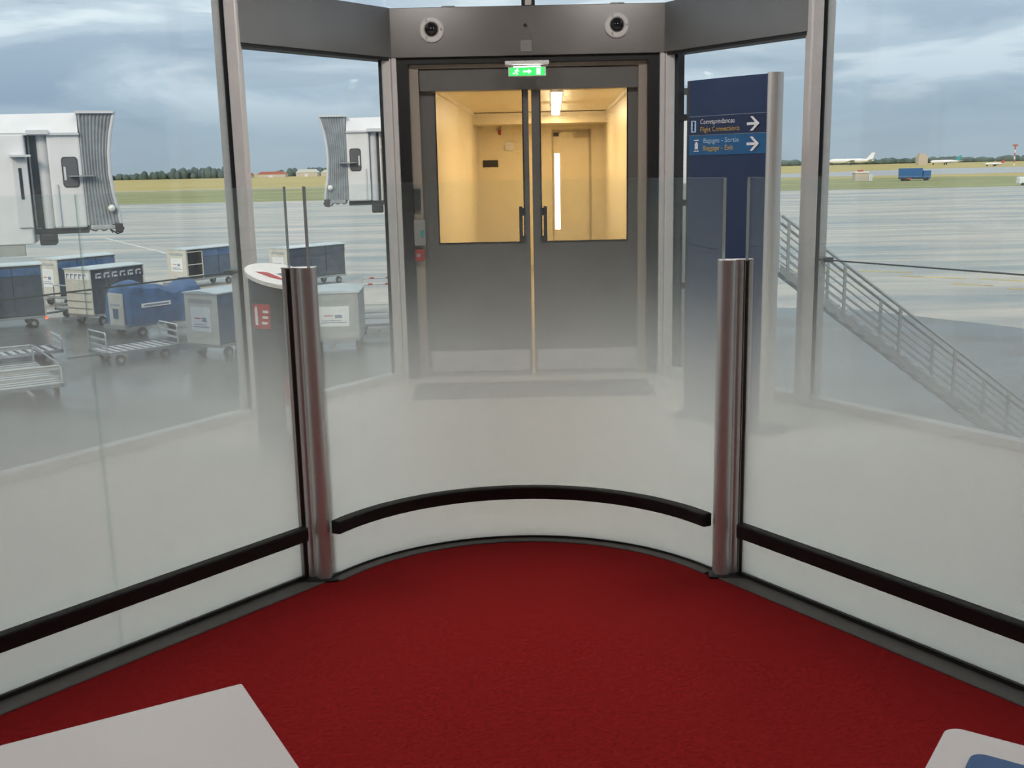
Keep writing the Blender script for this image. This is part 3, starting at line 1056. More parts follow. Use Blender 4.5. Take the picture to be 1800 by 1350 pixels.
# ================================================================== outside
G = -4.6
ap = tag(MB().bx(-900, 900, -60, 240, G - .5, G).build('apron_concrete', 'wet_concrete'), 'pale wet concrete apron outside the windows', kind='structure')
tm = [(-60, 40), (-30, 49), (-14, 46), (-6, 38.5), (3, 40), (9, 46), (14.3, 45), (19, 38.6), (26, 26), (40, 8), (40, -40), (-60, -40)]
tag(MB().prism(tm, G, G + .015).build('service_road', 'wet_tarmac'), 'darker wet tarmac strip along the building where the carts stand', kind='structure')


def line(p, q, wd, m, z=G + .02, par=None):
    return MB().wall(p, q, z - .015, z, -wd / 2, wd / 2).build('painted_line', m, par)


line((-41, 108), (-27.5, 85.2), .28, 'white_line', par=ap)
line((-27.5, 85.2), (-10, 79), .2, 'white_line', par=ap)
line((20.0, 60.2), (22.6, 59.0), .22, 'yellow_paint', par=ap)
line((21.3, 57.2), (24.0, 55.4), .22, 'yellow_paint', par=ap)
line((24.6, 55.0), (27.5, 53.0), .22, 'yellow_paint', par=ap)
line((22.4, 53.2), (23.9, 51.9), .22, 'yellow_paint', par=ap)
line((24.0, 50.6), (26.2, 49.0), .22, 'yellow_paint', par=ap)
line((13, 62), (19.5, 60.4), .16, 'yellow_paint', par=ap)
line((16.8, 33.4), (19.4, 33.0), .22, 'yellow_paint', z=G + .035, par=ap)
line((-5.4, 45.2), (1, 44.6), .35, 'white_line', par=ap)
line((-5.4, 42.6), (1, 42.2), .35, 'white_line', par=ap)
line((-6.4, 51), (2, 54), .2, 'white_line', par=ap)
tag(MB().bx(-2600, 2600, 238, 5000, G - .6, G + .01).build('grass_field', 'grass_yellow'), 'dry yellow grass of the airfield towards the horizon', kind='structure')
gg = [(-900, 236), (900, 228), (900, 300), (300, 330), (-60, 395), (-900, 405)]
tag(MB().prism(gg, G, G + .03).build('grass_verge', 'grass_green'), 'green grass verge beyond the far edge of the apron', kind='structure')
tag(MB().prism([(-900, 412), (-50, 404), (120, 420), (900, 470), (900, 720), (260, 660), (100, 520), (-50, 415), (-900, 424)], G, G + .05).build('taxiway', 'taxi_grey'), 'grey taxiway crossing the airfield grass', kind='structure')
tag(MB().prism([(160, 295), (420, 300), (420, 345), (200, 330), (150, 312)], G, G + .06).build('service_lane', 'taxi_grey'), 'short grey service lane in the grass on the right', kind='structure')


# ------------------------------------------------------------------ jet bridges in the distance
def jet_bridge(x, y, z, s, tun, label, k=1., rz=0.):
    r = thing('jet_bridge', label, 'jet bridge', (x, y, z), rz)

    def X(a, b):
        a, b = s * a * k, s * b * k
        return min(a, b), max(a, b)

    def B(a0_, a1_, d0, d1, z0, z1):
        return MB().bx(*X(a0_, a1_), d0, d1, z0 * k, z1 * k)
    B(-.74, .0, 0, 3.0, 0, 2.25).build('cab_wall', 'white_paint', r, bevel=.05)
    # cab window, rounded
    wp = []
    for cx_, cz_, a in ((-.17, 1.58, 0), (-.38, 1.58, 90), (-.38, 1.08, 180), (-.17, 1.08, 270)):
        for i in range(5):
            t = R(a + 22.5 * i)
            wp.append((s * k * (cx_ + .06 * math.cos(t)), k * (cz_ + .09 * math.sin(t))))
    wf = MB().extr([(a * 1. + (a - s * k * -.275) * .10, b + (b - k * 1.325) * .06) for a, b in wp], (0, -.02, 0), (1, 0, 0), (0, 0, 1), (0, .03, 0)).build('window_frame', 'black_rubber', r)
    MB().extr(wp, (0, -.03, 0), (1, 0, 0), (0, 0, 1), (0, .02, 0)).build('pane', 'cab_glass', wf)
    B(-.42, -.37, -.04, -.03, 1.14, 1.46).build('inner_post', 'white_paint2', wf)
    # roof: faceted slope over cab and rotunda
    rf = MB()
    prof = [(0, 0, .0), (0, .35, .5), (3.0, .35, .5), (3.0, 0, 0)]
    a_, b_ = X(-3.2, -.02)
    zz = 2.25 * k
    rf.add([(a_, -.08, zz), (b_, -.08, zz), (b_ - s * .0, .25, zz + .48 * k), (a_ + (.15 if s > 0 else 0), .25, zz + .42 * k), (a_, 3.1, zz), (b_, 3.1, zz), (b_, 2.8, zz + .48 * k), (a_, 2.8, zz + .42 * k)],
           [(0, 1, 2, 3), (4, 7, 6, 5), (3, 2, 6, 7), (0, 4, 5, 1), (1, 5, 6, 2), (0, 3, 7, 4)])
    rf.build('roof', 'white_paint', r)
    B(-1.16, -.68, -.14, .1, 2.22, 2.32).build('roof_gutter', 'white_paint2', r)
    B(-3.2, 0, -.09, .0, 2.20, 2.245).build('roof_seam', 'white_paint2', r)
    # rolled curtain columns between cab and tunnel
    B(-1.14, -.74, .25, 2.8, .02, 2.22).build('dark_recess', 'dark_steel', r)
    MB().cyl((s * -.86 * k, .28, .0), (s * -.86 * k, .28, 2.22 * k), .13 * k, 20).build('curtain_roll', 'white_paint2', r, smooth=True)
    MB().cyl((s * -1.10 * k, .34, .0), (s * -1.10 * k, .34, 2.22 * k), .09 * k, 20).build('curtain_roll', 'alu_light', r, smooth=True)
    # tunnel with service door
    tl_ = B(-1.22 - tun, -1.22, -.10, 2.9, -.35, 2.22).build('tunnel', 'white_paint', r, bevel=.03)
    for i in range(int(tun / 1.1)):
        B(-1.26 - i * 1.1 - .02, -1.24 - i * 1.1, -.115, -.1, -.3, 2.2).build('tunnel_rib', 'white_paint2', tl_)
    B(-1.22 - tun, -1.45, -.12, .1, -.62, -.36).build('tunnel_beam', 'cart_grey', r)
    sd = B(-1.52, -1.20, -.17, -.10, .05, 1.65).build('service_door', 'white_paint2', r, bevel=.01)
    B(-1.40, -1.33, -.19, -.165, .72, 1.45).build('slot_window', 'window_dark', sd, bevel=.02)
    B(-1.56, -1.10, -.42, -.08, 1.70, 1.75).build('door_canopy', 'white_paint2', r)
    # bellows: pleated fabric, profile flares at the top and bottom
    nP = 9
    for i in range(nP):
        t0, t1 = i / nP, (i + 1) / nP
        m3 = MB()
        zs = [0.05, .35, .8, 1.3, 1.8, 2.2, 2.72]
        wid = [.74, .70, .62, .58, .60, .66, .78]
        for sgn in (0, 1):
            yb = -.10 + .09 * (i % 2) if sgn == 0 else 3.0
        v = []
        for zq, wq in zip(zs, wid):
            a1_, a2_ = s * k * wq * t0 * 1.0, s * k * wq * t1
            am = (a1_ + a2_) / 2
            v += [(a1_, .02, zq * k), (am, -.035, zq * k), (a2_, .02, zq * k), (a2_, 2.95, zq * k), (a1_, 2.95, zq * k)]
        fs = []
        for j in range(len(zs) - 1):
            for q in range(5):
                fs.append((j * 5 + q, j * 5 + (q + 1) % 5, (j + 1) * 5 + (q + 1) % 5, (j + 1) * 5 + q))
        fs += [(0, 1, 2, 3, 4)[::-1], tuple((len(zs) - 1) * 5 + q for q in range(5))]
        m3.add(v, fs).build('bellows_pleat', 'bellows_grey', r)
    m3 = MB()
    m3.tube([(s * k * (w_ + .03), .0, zq * k) for zq, w_ in zip([0.05, .35, .8, 1.3, 1.8, 2.2, 2.75], [.74, .70, .62, .58, .60, .66, .80])], .045, 8)
    m3.build('bellows_rim', 'white_paint2', r, smooth=True)
    B(-.05, .82, -.10, 3.0, 2.70, 2.76).build('canopy_top', 'white_paint2', r)
    # bumper and undercarriage
    B(.10, .80, -.12, 2.9, -.06, .05).build('floor_bumper', 'bellows_grey', r, bevel=.02)
    B(.62, .80, -.16, .2, -.14, .08).build('bumper_box', 'dark_steel', r, bevel=.02)
    MB().ball((s * k * .58, -.12, .45 * k), .09 * k).build('floodlight', 'white_plastic', r)
    B(-1.2, .0, .2, 2.8, -.14, .0).build('underframe', 'dark_steel', r)
    B(-1.12, -.74, .1, .8, -.40, -.12).build('drive_motor', 'dark_steel', r, bevel=.04)
    m3 = MB().tube([(s * k * (.05 + .06 * i), -.1, k * (-.03 - .06 * math.sin(i / 7 * PI * 2) ** 2)) for i in range(8)] + [(s * k * (.66 + .16 * math.sin(a)), -.1, k * (-.15 - .12 * math.cos(a) + .1)) for a in [0, .8, 1.6, 2.4, 3.2, 4, 4.8, 5.6]], .018, 6)
    m3.build('cable', 'black_rubber', r)
    B(-.30, .25, -.30, -.05, 1.22, 1.25).build('grab_bar', 'galv_steel', r)
    B(-.62, -.58, -.05, -.01, .05, 1.05).build('drain_pipe', 'white_paint2', r)
    # legs
    lx_ = -1.3 - tun * .75
    for d in (.3, 2.5):
        B(lx_ - .2, lx_ + .2, d - .2, d + .2, (G - z) / k, -.6).build('support_leg', 'cart_grey', r)
    B(lx_ - .3, lx_ + .3, 0, 2.8, -.8, -.6).build('support_beam', 'cart_grey', r)
    return r


jet_bridge(-10.27, 26.0, .42, 1, 9, 'near white jet bridge cab with grey bellows at the left edge of the view', 1.0, R(20))
jet_bridge(-5.66, 38.0, .58, -1, 6, 'far white jet bridge cab with grey bellows seen beside the left door jamb', 1.08, R(7))


# ------------------------------------------------------------------ baggage carts
def wheels(r, xs, ys, rad_=.2):
    for x in xs:
        for y in ys:
            wh = MB().lathe((x - .06, y, rad_), (1, 0, 0), [(rad_ * .9, 0), (rad_, .02), (rad_, .10), (rad_ * .9, .12)], 18).build('wheel', 'tyre', r)
            MB().lathe((x - .07, y, rad_), (1, 0, 0), [(rad_ * .45, 0), (rad_ * .45, .14)], 12).build('hub', 'galv_steel', wh)


def poster(par, w_, z0, z1, red=True):
    p_ = MB().bx(-w_, w_, -.012, -.004, z0, z1).build('poster', 'poster_white', par)
    h = z1 - z0
    MB().bx(-w_ * .8, w_ * .8, -.016, -.012, z0 + h * .18, z0 + h * .22).bx(-w_ * .7, w_ * .5, -.016, -.012, z0 + h * .28, z0 + h * .31).bx(w_ * .1, w_ * .55, -.016, -.012, z0 + h * .42, z0 + h * .58).build('grey_print', 'poster_ink', p_)
    if red:
        MB().bx(-w_ * .6, -w_ * .05, -.016, -.012, z0 + h * .52, z0 + h * .56).build('red_print', 'poster_red', p_)


def covered_cart(name, label, loc, rz, L=2.8, W=1.45, H=2.15, front='cart_front', side='cart_blue', curtain='tarp_blue', half=False, letter=False, tail=False):
    r = thing(name, label, 'baggage cart', loc, rz, group='baggage carts on the apron')
    w2 = W / 2
    dk = MB().bx(-w2, w2, 0, L, .42, .52).build('deck', 'galv_steel', r, bevel=.01)
    wheels(r, (-w2 + .12, w2 - .12), (.5, L - .5))
    fe = MB().bx(-w2, w2, -.02, .04, .52, H).build('end_wall', front, r, bevel=.01)
    MB().bx(-w2, w2, L - .04, L + .02, .52, H).build('end_wall', front, r, bevel=.01)
    rf = MB().extr([(-w2 - .05, 0), (w2 + .05, 0), (w2 + .05, .04), (0, .10), (-w2 - .05, .04)], (0, -.06, H), (1, 0, 0), (0, 0, 1), (0, L + .12, 0)).build('roof', 'cart_roof', r)
    for s in (-1, 1):
        n_ = 3
        for i in range(n_):
            y0_, y1_ = .06 + (L - .1) * i / n_, .06 + (L - .1) * (i + 1) / n_ - .02
            if half and i == 0 and s == 1:
                MB().bx(w2 - .05, w2 - .01, y0_, y0_ + .05, .52, H).bx(w2 - .05, w2 - .01, y1_ - .05, y1_, .52, H - .1).bx(w2 - .05, w2 - .01, y0_, y1_, 1.3, 1.35).bx(w2 - .05, w2 - .01, y0_, y1_, H - .15, H - .1).build('side_frame', 'cart_front', r)
                continue
            v = []
            kk = 8
            inn = [(s * (w2 - .03 + .025 * math.sin(j * 2.1 + i)), y0_ + (y1_ - y0_) * j / kk) for j in range(kk + 1)]
            outr = [(a - s * .02, b) for a, b in inn]
            ribbon(MB(), inn, outr, .56, H - .02).build('curtain', side, r, smooth=True)
            if not letter:
                inn = [(s * (w2 + .005 + .02 * math.sin(j * 2.1 + i)), y0_ + (y1_ - y0_) * j / kk) for j in range(kk + 1)]
                outr = [(a - s * .03, b) for a, b in inn]
                ribbon(MB(), inn, outr, H - .42, H - .10).build('rolled_curtain', curtain, r, smooth=True)
    if letter:
        b1 = MB().bx(w2 + .002, w2 + .012, .1, L - .05, H - .42, H - .12).build('lettering_band', 'cart_navy', r)
        m3 = MB()
        for j in range(6):
            y0_ = .25 + j * .42
            m3.bx(w2 + .012, w2 + .02, y0_, y0_ + .06, H - .38, H - .16).bx(w2 + .012, w2 + .02, y0_, y0_ + .28, H - .22, H - .16).bx(w2 + .012, w2 + .02, y0_ + (.2 if j % 2 else .1), y0_ + .28, H - .38, H - .30)
        m3.build('block_letters', 'ink_white', b1)
        b2 = MB().bx(-w2 + .05, w2 - .05, -.03, -.02, H - .42, H - .14).build('lettering_band', 'poster_white', fe)
        m3 = MB()
        for j in range(5):
            x_ = -w2 + .12 + j * .26
            m3.bx(x_, x_ + .05, -.04, -.03, H - .38, H - .18).bx(x_, x_ + .17, -.04, -.03, H - .24, H - .18)
        m3.build('block_letters', 'poster_ink', b2)
        for zq in (.75, 1.05, 1.4):
            MB().bx(-w2 + .04, w2 - .04, -.04, -.02, zq, zq + .04).build('cross_bar', 'galv_steel', fe)
    else:
        poster(fe, w2 * .62, .95, H - .45)
        fe.children[-1].location = (0, -.02, 0)
        MB().bx(-w2 * .7, w2 * .7, -.03, -.02, H - .30, H - .18).build('name_strip', 'cart_grey', fe)
    MB().bx(-.05, .05, -1.0, .1, .34, .42).cyl((0, -1.0, .30), (0, -1.0, .46), .07, 10).build('tow_bar', 'galv_steel', r)
    if tail:
        MB().bx(w2 - .15, w2 + .04, L - .05, L + .06, .36, .46).build('tail_light', 'tail_red', r)
    return r


def ang(ax, ay):
    return math.atan2(ay, ax) - PI / 2


covered_cart('covered_baggage_cart', 'big dark navy curtained baggage cart at the left edge of the view', (-23.0, 43.3, G), ang(.86, .51), 3.4, 1.7, 2.65, 'cart_grey', 'cart_navy', 'tarp_blue', tail=True)
covered_cart('covered_baggage_cart', 'cream-fronted baggage cart with white poster, beside the big navy cart', (-22.6, 51.6, G), ang(.52, .85), 3.4, 1.6, 2.3, 'cart_front', 'cart_navy')
covered_cart('covered_baggage_cart', 'cream-fronted container cart with lettering band, behind the blue tarpaulin cart', (-18.2, 44.4, G), ang(.50, .866), 2.8, 1.6, 2.40, 'cart_front', 'cart_navy', letter=True)
covered_cart('covered_baggage_cart', 'cream-fronted baggage cart with open side frame, left of the left mullion', (-18.4, 58.5, G), ang(.52, .85), 3.6, 1.5, 2.15, 'cart_front', 'cart_blue', half=True)
covered_cart('covered_baggage_cart', 'grey-fronted baggage cart with flat blue side, just left of the fire point pillar', (-10.55, 35.7, G), ang(.50, .866), 2.8, 1.5, 2.25, 'cart_front', 'cart_blue', 'cart_blue')
covered_cart('covered_baggage_cart', 'white-fronted baggage cart with dark blue side, above the left barrier post', (-12.5, 57.2, G), ang(.62, .78), 4.2, 1.5, 2.2, 'cart_front', 'cart_navy', 'cart_navy')
covered_cart('covered_baggage_cart', 'pale grey container cart right of the left barrier post', (-6.15, 36.3, G), ang(-.05, .998), 2.4, 1.75, 2.1, 'cart_grey', 'cart_grey', 'cart_grey')

# tarpaulin cart
r = thing('tarpaulin_cart', 'low baggage cart covered with a draped blue tarpaulin, grey end board in front', 'baggage cart', (-15.35, 41.0, G), ang(.62, .785), 'baggage carts on the apron')
L, W = 3.3, 1.7
MB().bx(-W / 2, W / 2, 0, L, .42, .52).build('deck', 'galv_steel', r)
wheels(r, (-W / 2 + .12, W / 2 - .12), (.5, L - .5))
nx_, ny_ = 12, 22
v, fs = [], []
prof = [(-.5, .55), (-.52, .9), (-.50, 1.35), (-.46, 1.75), (-.30, 1.95), (0, 2.02), (.30, 1.97), (.47, 1.80), (.51, 1.40), (.53, .95), (.52, .55)]
for j in range(ny_ + 1):
    t = j / ny_
    for i, (a, h) in enumerate(prof):
        sag = .16 * math.sin(t * PI * 2.0 + .6) * (1 if h > 1.6 else .3) + .05 * math.sin(t * 17 + i)
        endf = .82 if j in (0, ny_) else 1
        v.append((a * W * (1 + .03 * math.sin(t * 23 + i * 1.7)), -.02 + t * (L + .04), .5 + (h - .5 + sag) * endf if h > .6 else .5))
k = len(prof)
for j in range(ny_):
    for i in range(k - 1):
        fs.append((j * k + i, j * k + i + 1, (j + 1) * k + i + 1, (j + 1) * k + i))
fs += [tuple(range(k)), tuple(ny_ * k + i for i in range(k))[::-1]]
MB().add(v, fs).build('tarpaulin', 'tarp_blue', r, smooth=True)
eb = MB().prism([(-.50, -.10), (.50, -.10), (.50, -.04), (-.50, -.04)], .50, 1.75).build('end_board', 'cart_grey', r, bevel=.02)
MB().bx(-.20, .15, -.115, -.10, .75, 1.15).build('blue_print', 'cart_blue', eb)
MB().bx(-.35, .30, -.115, -.10, 1.28, 1.33).build('grey_print', 'poster_ink', eb)
MB().bx(-.75, .75, -.25, -.02, .38, .52).build('front_step', 'galv_steel', r)
lb_ = MB().bx(W * .535, W * .555, .45, 1.75, 1.18, 1.34).build('white_label', 'poster_white', r)
MB().bx(W * .556, W * .56, .55, 1.65, 1.23, 1.29).build('label_print', 'poster_ink', lb_)


# flat carts with rails and slatted decks
def flat_cart(label, loc, rz, L=2.8, W=1.5, slats=9, rail=1.15, rails_side=False, red=False):
    r = thing('flat_baggage_cart', label, 'baggage cart', loc, rz, group='flat baggage carts on the apron')
    MB().bx(-W / 2, W / 2, 0, .1, .38, .48).bx(-W / 2, W / 2, L - .1, L, .38, .48).bx(-W / 2, -W / 2 + .1, 0, L, .38, .48).bx(W / 2 - .1, W / 2, 0, L, .38, .48).build('chassis', 'galv_steel', r)
    for i in range(slats):
        y0_ = .14 + (L - .28) * i / slats
        MB().bx(-W / 2 + .1, W / 2 - .1, y0_, y0_ + (L - .28) / slats * .55, .43, .48).build('deck_slat', 'alu_light', r)
    wheels(r, (-W / 2 + .14, W / 2 - .14), (.5, L - .5), .18)
    for y_ in (0.03, L - .03):
        m3 = MB().tube([(-W / 2 + .04, y_, .46), (-W / 2 + .04, y_, rail - .06), (-W / 2 + .10, y_, rail), (W / 2 - .10, y_, rail), (W / 2 - .04, y_, rail - .06), (W / 2 - .04, y_, .46)], .03, 8)
        er = m3.build('end_rail', 'alu_light', r, smooth=True)
        for zq in (.66, .88):
            MB().bx(-W / 2 + .05, W / 2 - .05, y_ - .012, y_ + .012, zq, zq + .07).build('rail_bar', 'alu_light', er)
        if red:
            for xq in (-.4, .25):
                MB().cyl((xq, y_, rail), (xq + .18, y_, rail), .036, 8).build('red_band', 'poster_red', er)
    if rails_side:
        for x_ in (-W / 2 + .04, W / 2 - .04):
            MB().tube([(x_, .03, rail), (x_, L - .03, rail)], .03, 8).build('side_rail', 'galv_steel', r)
    MB().bx(-.05, .05, -1.0, .1, .34, .42).build('tow_bar', 'galv_steel', r)
    return r


flat_cart('empty slatted flat cart with end rails, in front of the blue tarpaulin cart', (-13.9, 34.9, G), ang(.72, .69), 2.6, 1.5)
flat_cart('flat cart with red banded end rails beside the left door jamb', (-5.0, 40.0, G), ang(-.1, .99), 2.4, 1.5, 8, 2.0, red=True)
flat_cart('long empty railed cart at lower left behind the frosted glass', (-13.6, 28.9, G), ang(-.55, .835), 4.6, 2.0, 12, 1.0, True)
flat_cart('empty flat cart with rails left of the long railed cart', (-17.8, 34.5, G), ang(.8, .6), 2.6, 1.5, 8, .9)
flat_cart('empty flat cart between the big navy cart and the lettered cart', (-19.9, 46.8, G), ang(.5, .866), 2.4, 1.4, 8, 1.5)

# ------------------------------------------------------------------ outdoor stair at the right
SY = 17.5
r = thing('outdoor_stair', 'galvanised steel stair with railings going down to the apron, outside on the right', 'stair', (4.5, SY, 0))
so = (4.5, SY, 0)
sl = -.7655
SX1 = 4.5 + (-4.6 + .0) / sl
W_ = .95
for y_ in (SY, SY + W_):
    MB().extr([(0, -.02), (SX1 - 4.5, -4.58), (SX1 - 4.5, -4.60), (SX1 - 4.66, -4.60), (0, -.17)], (4.5, y_ - .012, 0), (1, 0, 0), (0, 0, 1), (0, .024, 0)).build('stringer', 'galv_steel', r, so)
    hr = MB().tube([(4.5, y_, .78), (SX1 - .1, y_, .78 + sl * (SX1 - 4.6))], .026, 8).build('handrail', 'galv_steel', r, so, smooth=True)
    for k in range(5):
        h = .66 - k * .135
        MB().tube([(4.5, y_, h), (SX1 - .1, y_, h + sl * (SX1 - 4.6))], .011, 6).build('knee_rail', 'galv_steel', r, so)
    x = 4.62
    while x < SX1:
        zz = sl * (x - 4.5)
        MB().bx(x - .022, x + .022, y_ - .022, y_ + .022, zz - .12, zz + .78).build('baluster_post', 'galv_steel', r, so)
        x += .96
nst = 25
for i in range(nst):
    x = 4.55 + i * (SX1 - 4.6) / nst
    z = -.08 + sl * (x - 4.5)
    MB().bx(x, x + .26, SY + .012, SY + W_ - .012, z - .10, z - .06).build('tread', 'galv_steel', r, so)
r = thing('stair_platform', 'galvanised landing with railing between the jet bridge and the outdoor stair', 'platform', (3.0, SY, 0))
so = (3.0, SY, 0)
MB().bx(1.80, 4.48, SY, SY + .95, -.12, -.04).build('grating_deck', 'galv_steel', r, so)
for x in (1.9, 2.75, 3.6, 4.45):
    MB().bx(x - .02, x + .02, SY - .02, SY + .02, -.1, .82).build('baluster_post', 'galv_steel', r, so)
for h in (.82, .62, .44, .26, .08):
    MB().tube([(1.85, SY, h), (4.47, SY, h)], .018 if h < .8 else .026, 6).build('rail', 'galv_steel', r, so)
for x, y_ in ((2.3, SY + .1), (4.4, SY + .1), (2.3, SY + .85), (4.4, SY + .85)):
    MB().bx(x - .05, x + .05, y_ - .05, y_ + .05, G, -.12).build('support_leg', 'galv_steel', r, so)
# hazard striped board on a lattice mast behind the totem
r = thing('hazard_board', 'white board with red striped edge on a lattice mast, left of the blue sign', 'hazard board', (2.85, 16.4, G))
bd = MB().extr([(-.16, 5.95), (-.16, 6.95), (-.02, 7.05), (.10, 5.95)], (0, 0, 0), (1, 0, 0), (0, 0, 1), (0, .05, 0)).build('board', 'white_paint', r)
for i in range(8):
    t = i / 8
    MB().extr([(-.02 + .12 * t - .03, 7.02 - 1.05 * t), (-.02 + .12 * t + .06, 7.0 - 1.05 * t), (.01 + .12 * t + .04, 6.93 - 1.05 * t), (-.02 + .12 * t - .02, 6.94 - 1.05 * t)], (0, -.012, 0), (1, 0, 0), (0, 0, 1), (0, .01, 0)).build('red_stripe', 'poster_red', bd)
for x in (-.14, .10):
    MB().bx(x - .02, x + .02, -.02, .02, 0, 5.95).build('mast_upright', 'galv_steel', r)
    MB().bx(x - .02, x + .02, .32, .36, 0, 5.95).build('mast_upright', 'galv_steel', r)
for i in range(24):
    MB().bx(-.14, .10, -.012, .012, .2 + i * .24, .235 + i * .24).build('rung', 'galv_steel', r)
MB().bx(-.20, .30, .0, .3, 7.28, 7.36).bx(-.1, -.06, .1, .16, 5.9, 7.3).build('top_bracket', 'dark_steel', r)
r = thing('steel_column', 'dark steel column outside, against the right door jamb', 'column', (1.44, 9.05, G))
MB().bx(-.045, .035, -.04, .04, 0, 8.3).build('column_shaft', 'dark_steel', r)
for zq in (5.2, 5.9, 6.6, 7.3):
    MB().bx(-.02, .06, -.05, .05, zq, zq + .05).build('fixing_clamp', 'dark_steel', r)

# ------------------------------------------------------------------ far airfield
def airplane(label, loc, rz, L, tail, group='parked airliners'):
    r = thing('airliner', label, 'airplane', loc, rz, group)
    rad_ = L * .05
    h = rad_ * 1.9
    MB().lathe((0, 0, h), (1, 0, 0), [(.02, -L / 2), (rad_ * .5, -L * .47), (rad_ * .85, -L * .43), (rad_, -L * .36), (rad_, L * .2), (rad_ * .7, L * .36), (rad_ * .2, L / 2)], 16).build('fuselage', 'plane_white', r, smooth=True)
    for s in (-1, 1):
        MB().add([(-L * .12, 0, h - rad_ * .5), (L * .08, 0, h - rad_ * .5), (L * .24, s * L * .48, h + rad_ * .3), (L * .17, s * L * .48, h + rad_ * .3), (-L * .12, 0, h - rad_ * .2), (L * .08, 0, h - rad_ * .2), (L * .24, s * L * .48, h + rad_ * .4), (L * .17, s * L * .48, h + rad_ * .4)],
                 [(0, 1, 2, 3), (4, 7, 6, 5), (0, 4, 5, 1), (1, 5, 6, 2), (2, 6, 7, 3), (3, 7, 4, 0)]).build('wing', 'plane_white', r)
        MB().bx(L * .40, L * .48, min(0, s * L * .16), max(0, s * L * .16), h + rad_ * .3, h + rad_ * .4).build('tailplane', 'plane_white', r)
        for q in (.16, .30):
            MB().lathe((L * (q * .45 - .10), s * L * q, h - rad_ * .7), (1, 0, 0), [(rad_ * .32, 0), (rad_ * .4, L * .02), (rad_ * .25, L * .08)], 12).build('engine', 'cart_grey', r, smooth=True)
    MB().extr([(L * .33, h + rad_ * .6), (L * .48, h + rad_ * .6), (L * .53, h + L * .17), (L * .46, h + L * .17)], (0, -.25, 0), (1, 0, 0), (0, 0, 1), (0, .5, 0)).build('tail_fin', tail, r)
    for x, y_ in ((-L * .4, 0), (0, -L * .05), (0, L * .05)):
        MB().bx(x - .4, x + .4, y_ - .4, y_ + .4, 0, h - rad_ * .5).build('landing_gear', 'dark_steel', r)
    return r


airplane('large white airliner far right of the right mullion', (425, 1330, G), R(-35), 56, 'plane_white')
airplane('airliner with teal tail on the horizon, right of the white airliner', (412, 1010, G), R(12), 32, 'plane_teal')
airplane('small white airliner with red tail at the far right horizon', (345, 760, G), R(20), 17, 'poster_red')
r = thing('truck_trailer', 'blue lorry trailer parked on the grass at right', 'truck', (113.2, 309, G), R(-8))
MB().bx(0, 6.2, 0, 2.5, .9, 3.6).build('trailer_box', 'truck_blue', r, bevel=.05)
MB().bx(6.4, 8.6, .1, 2.4, .6, 2.9).build('cab', 'truck_blue', r, bevel=.15)
MB().bx(7.2, 8.63, .3, 2.2, 1.9, 2.6).build('cab_window', 'window_dark', r)
MB().bx(0, 8.4, .3, 2.2, .5, .9).build('chassis', 'dark_steel', r)
for x in (1.2, 2.4, 7.5):
    for y_ in (.1, 2.2):
        MB().lathe((x, y_, .5), (0, 1, 0), [(.5, 0), (.5, .25)], 14).build('wheel', 'tyre', r)
MB().bx(1.8, 3.2, -.06, 0, .5, .8).build('red_panel', 'poster_red', r)
r = thing('airfield_hut', 'small white hut with red roof patch on the grass, right of the right mullion', 'hut', (104.5, 322, G))
MB().bx(0, 3.9, 0, 3, 0, 2.4).build('hut_wall', 'building_beige', r)
MB().bx(-.2, 4.1, -.2, 3.2, 2.4, 2.8).build('hut_roof', 'white_paint', r)
MB().bx(1.2, 2.4, .2, 2.0, 2.8, 3.2).build('red_beacon_box', 'poster_red', r)
MB().bx(4.0, 5.2, 0, 2, 0, 1.9).build('hut_annex', 'white_paint2', r)
r = thing('white_van', 'small white van on the far edge of the apron at right', 'van', (112, 234, G))
MB().bx(0, 3.4, 0, 1.8, .35, 1.9).build('van_body', 'plane_white', r, bevel=.2)
MB().bx(3.2, 4.2, .05, 1.75, .35, 1.2).build('bonnet', 'plane_white', r, bevel=.15)
for x in (.7, 3.3):
    MB().lathe((x, -.02, .32), (0, 1, 0), [(.32, 0), (.32, .2)], 12).build('wheel', 'tyre', r)
r = thing('airfield_block', 'beige building block on the horizon beside the teal airliner', 'building', (400, 1045, G))
MB().bx(0, 9, 0, 8, 0, 9).build('wall', 'building_beige', r)
MB().bx(1.5, 7, 1, 7, 9, 11).build('roof_plant', 'building_beige', r)
r = thing('radar_mast', 'thin red and white radar mast on the horizon at far right', 'mast', (347, 735, G))
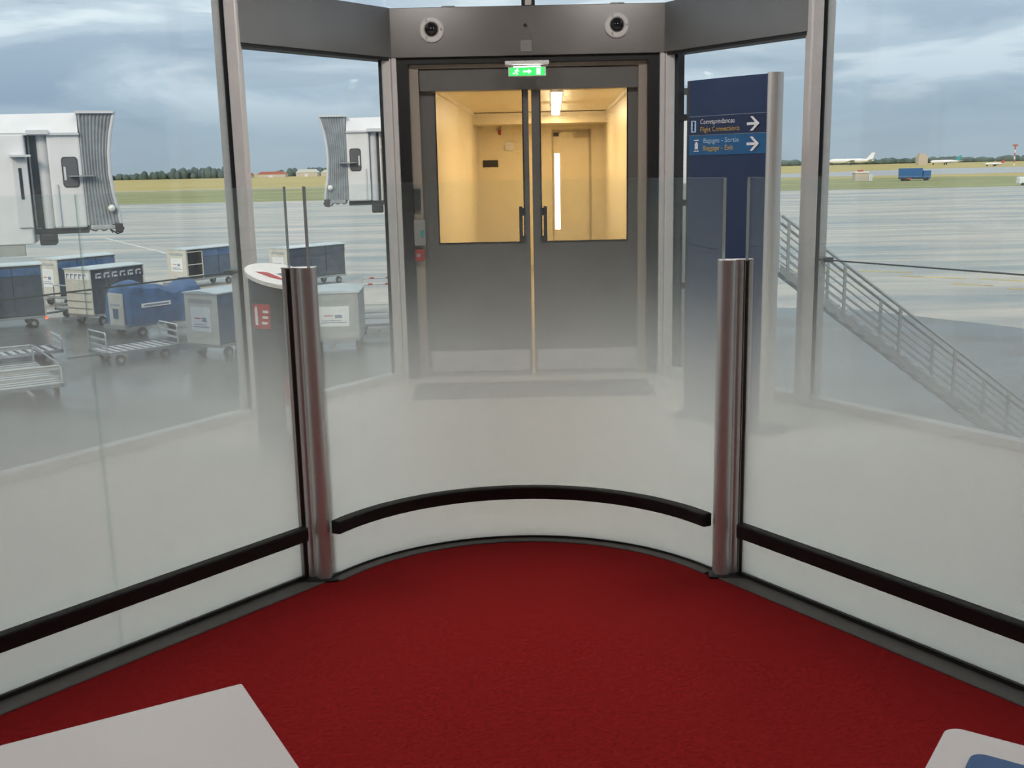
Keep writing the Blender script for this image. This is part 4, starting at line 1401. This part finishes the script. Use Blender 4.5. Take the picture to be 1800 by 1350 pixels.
for i in range(6):
    MB().cyl((0, 0, i * 2.2), (0, 0, i * 2.2 + 2.2), .5, 8).build('mast_section', ['white_paint2', 'roof_red'][i % 2], r)
MB().bx(-1.6, 1.6, -.4, .4, 13.2, 14.4).build('antenna', 'roof_red', r)
for i, (x, y_, w_, d_, h_, rc, lb) in enumerate(((-318, 1290, 10, 14, 6, 'roof_red', 'small red roofed building on the horizon next to the left mullion'), (-303, 1300, 34, 16, 7, 'roof_red', 'long red roofed hangar on the horizon left of the far jet bridge'), (-258, 1310, 26, 16, 9, 'cart_roof', 'pale roofed hangar on the horizon right of the red hangar'), (-226, 1300, 34, 16, 8, 'cart_roof', 'low pale shed on the horizon beside the far jet bridge'))):
    r = thing('airfield_building', lb, 'building', (x, y_, G))
    MB().bx(0, w_, 0, d_, 0, h_ * .55).build('wall', 'building_beige', r)
    MB().extr([(-.5, h_ * .55), (w_ + .5, h_ * .55), (w_ * .85, h_), (w_ * .15, h_)], (0, -.4, 0), (1, 0, 0), (0, 0, 1), (0, d_ + .8, 0)).build('roof', rc, r)
    MB().bx(w_ * .4, w_ * .55, -.1, 0, 0, h_ * .4).build('gate', 'white_paint2', r)


def treeline(label, x0_, x1_, y_, h0, h1, n_, shape=None):
    m3 = MB()
    for i in range(n_):
        t = (i + random.random()) / n_
        hh = h0 + (h1 - h0) * random.random()
        if shape:
            hh *= shape(t)
        wd_ = (x1_ - x0_) / n_ * (1.2 + random.random())
        m3.ball((x0_ + (x1_ - x0_) * t, y_ + random.uniform(-20, 20), G + hh * .4), hh * .6, (wd_ / (hh * .6), 1, 1), 8, 5)
    o = m3.build('treeline', 'tree_hazy', smooth=True)
    tag(o, label, 'trees', kind='stuff')


treeline('dark trees on the horizon between the near jet bridge and the left mullion', -560, -342, 1400, 5, 12, 90, lambda t: .35 + 1.0 * min(1, t * 1.5))
treeline('low dark trees on the horizon behind the red roofed hangars', -318, -180, 1470, 6, 13, 60)
treeline('low haze-tinted trees along the right horizon', 320, 1100, 1500, 5, 9, 160)
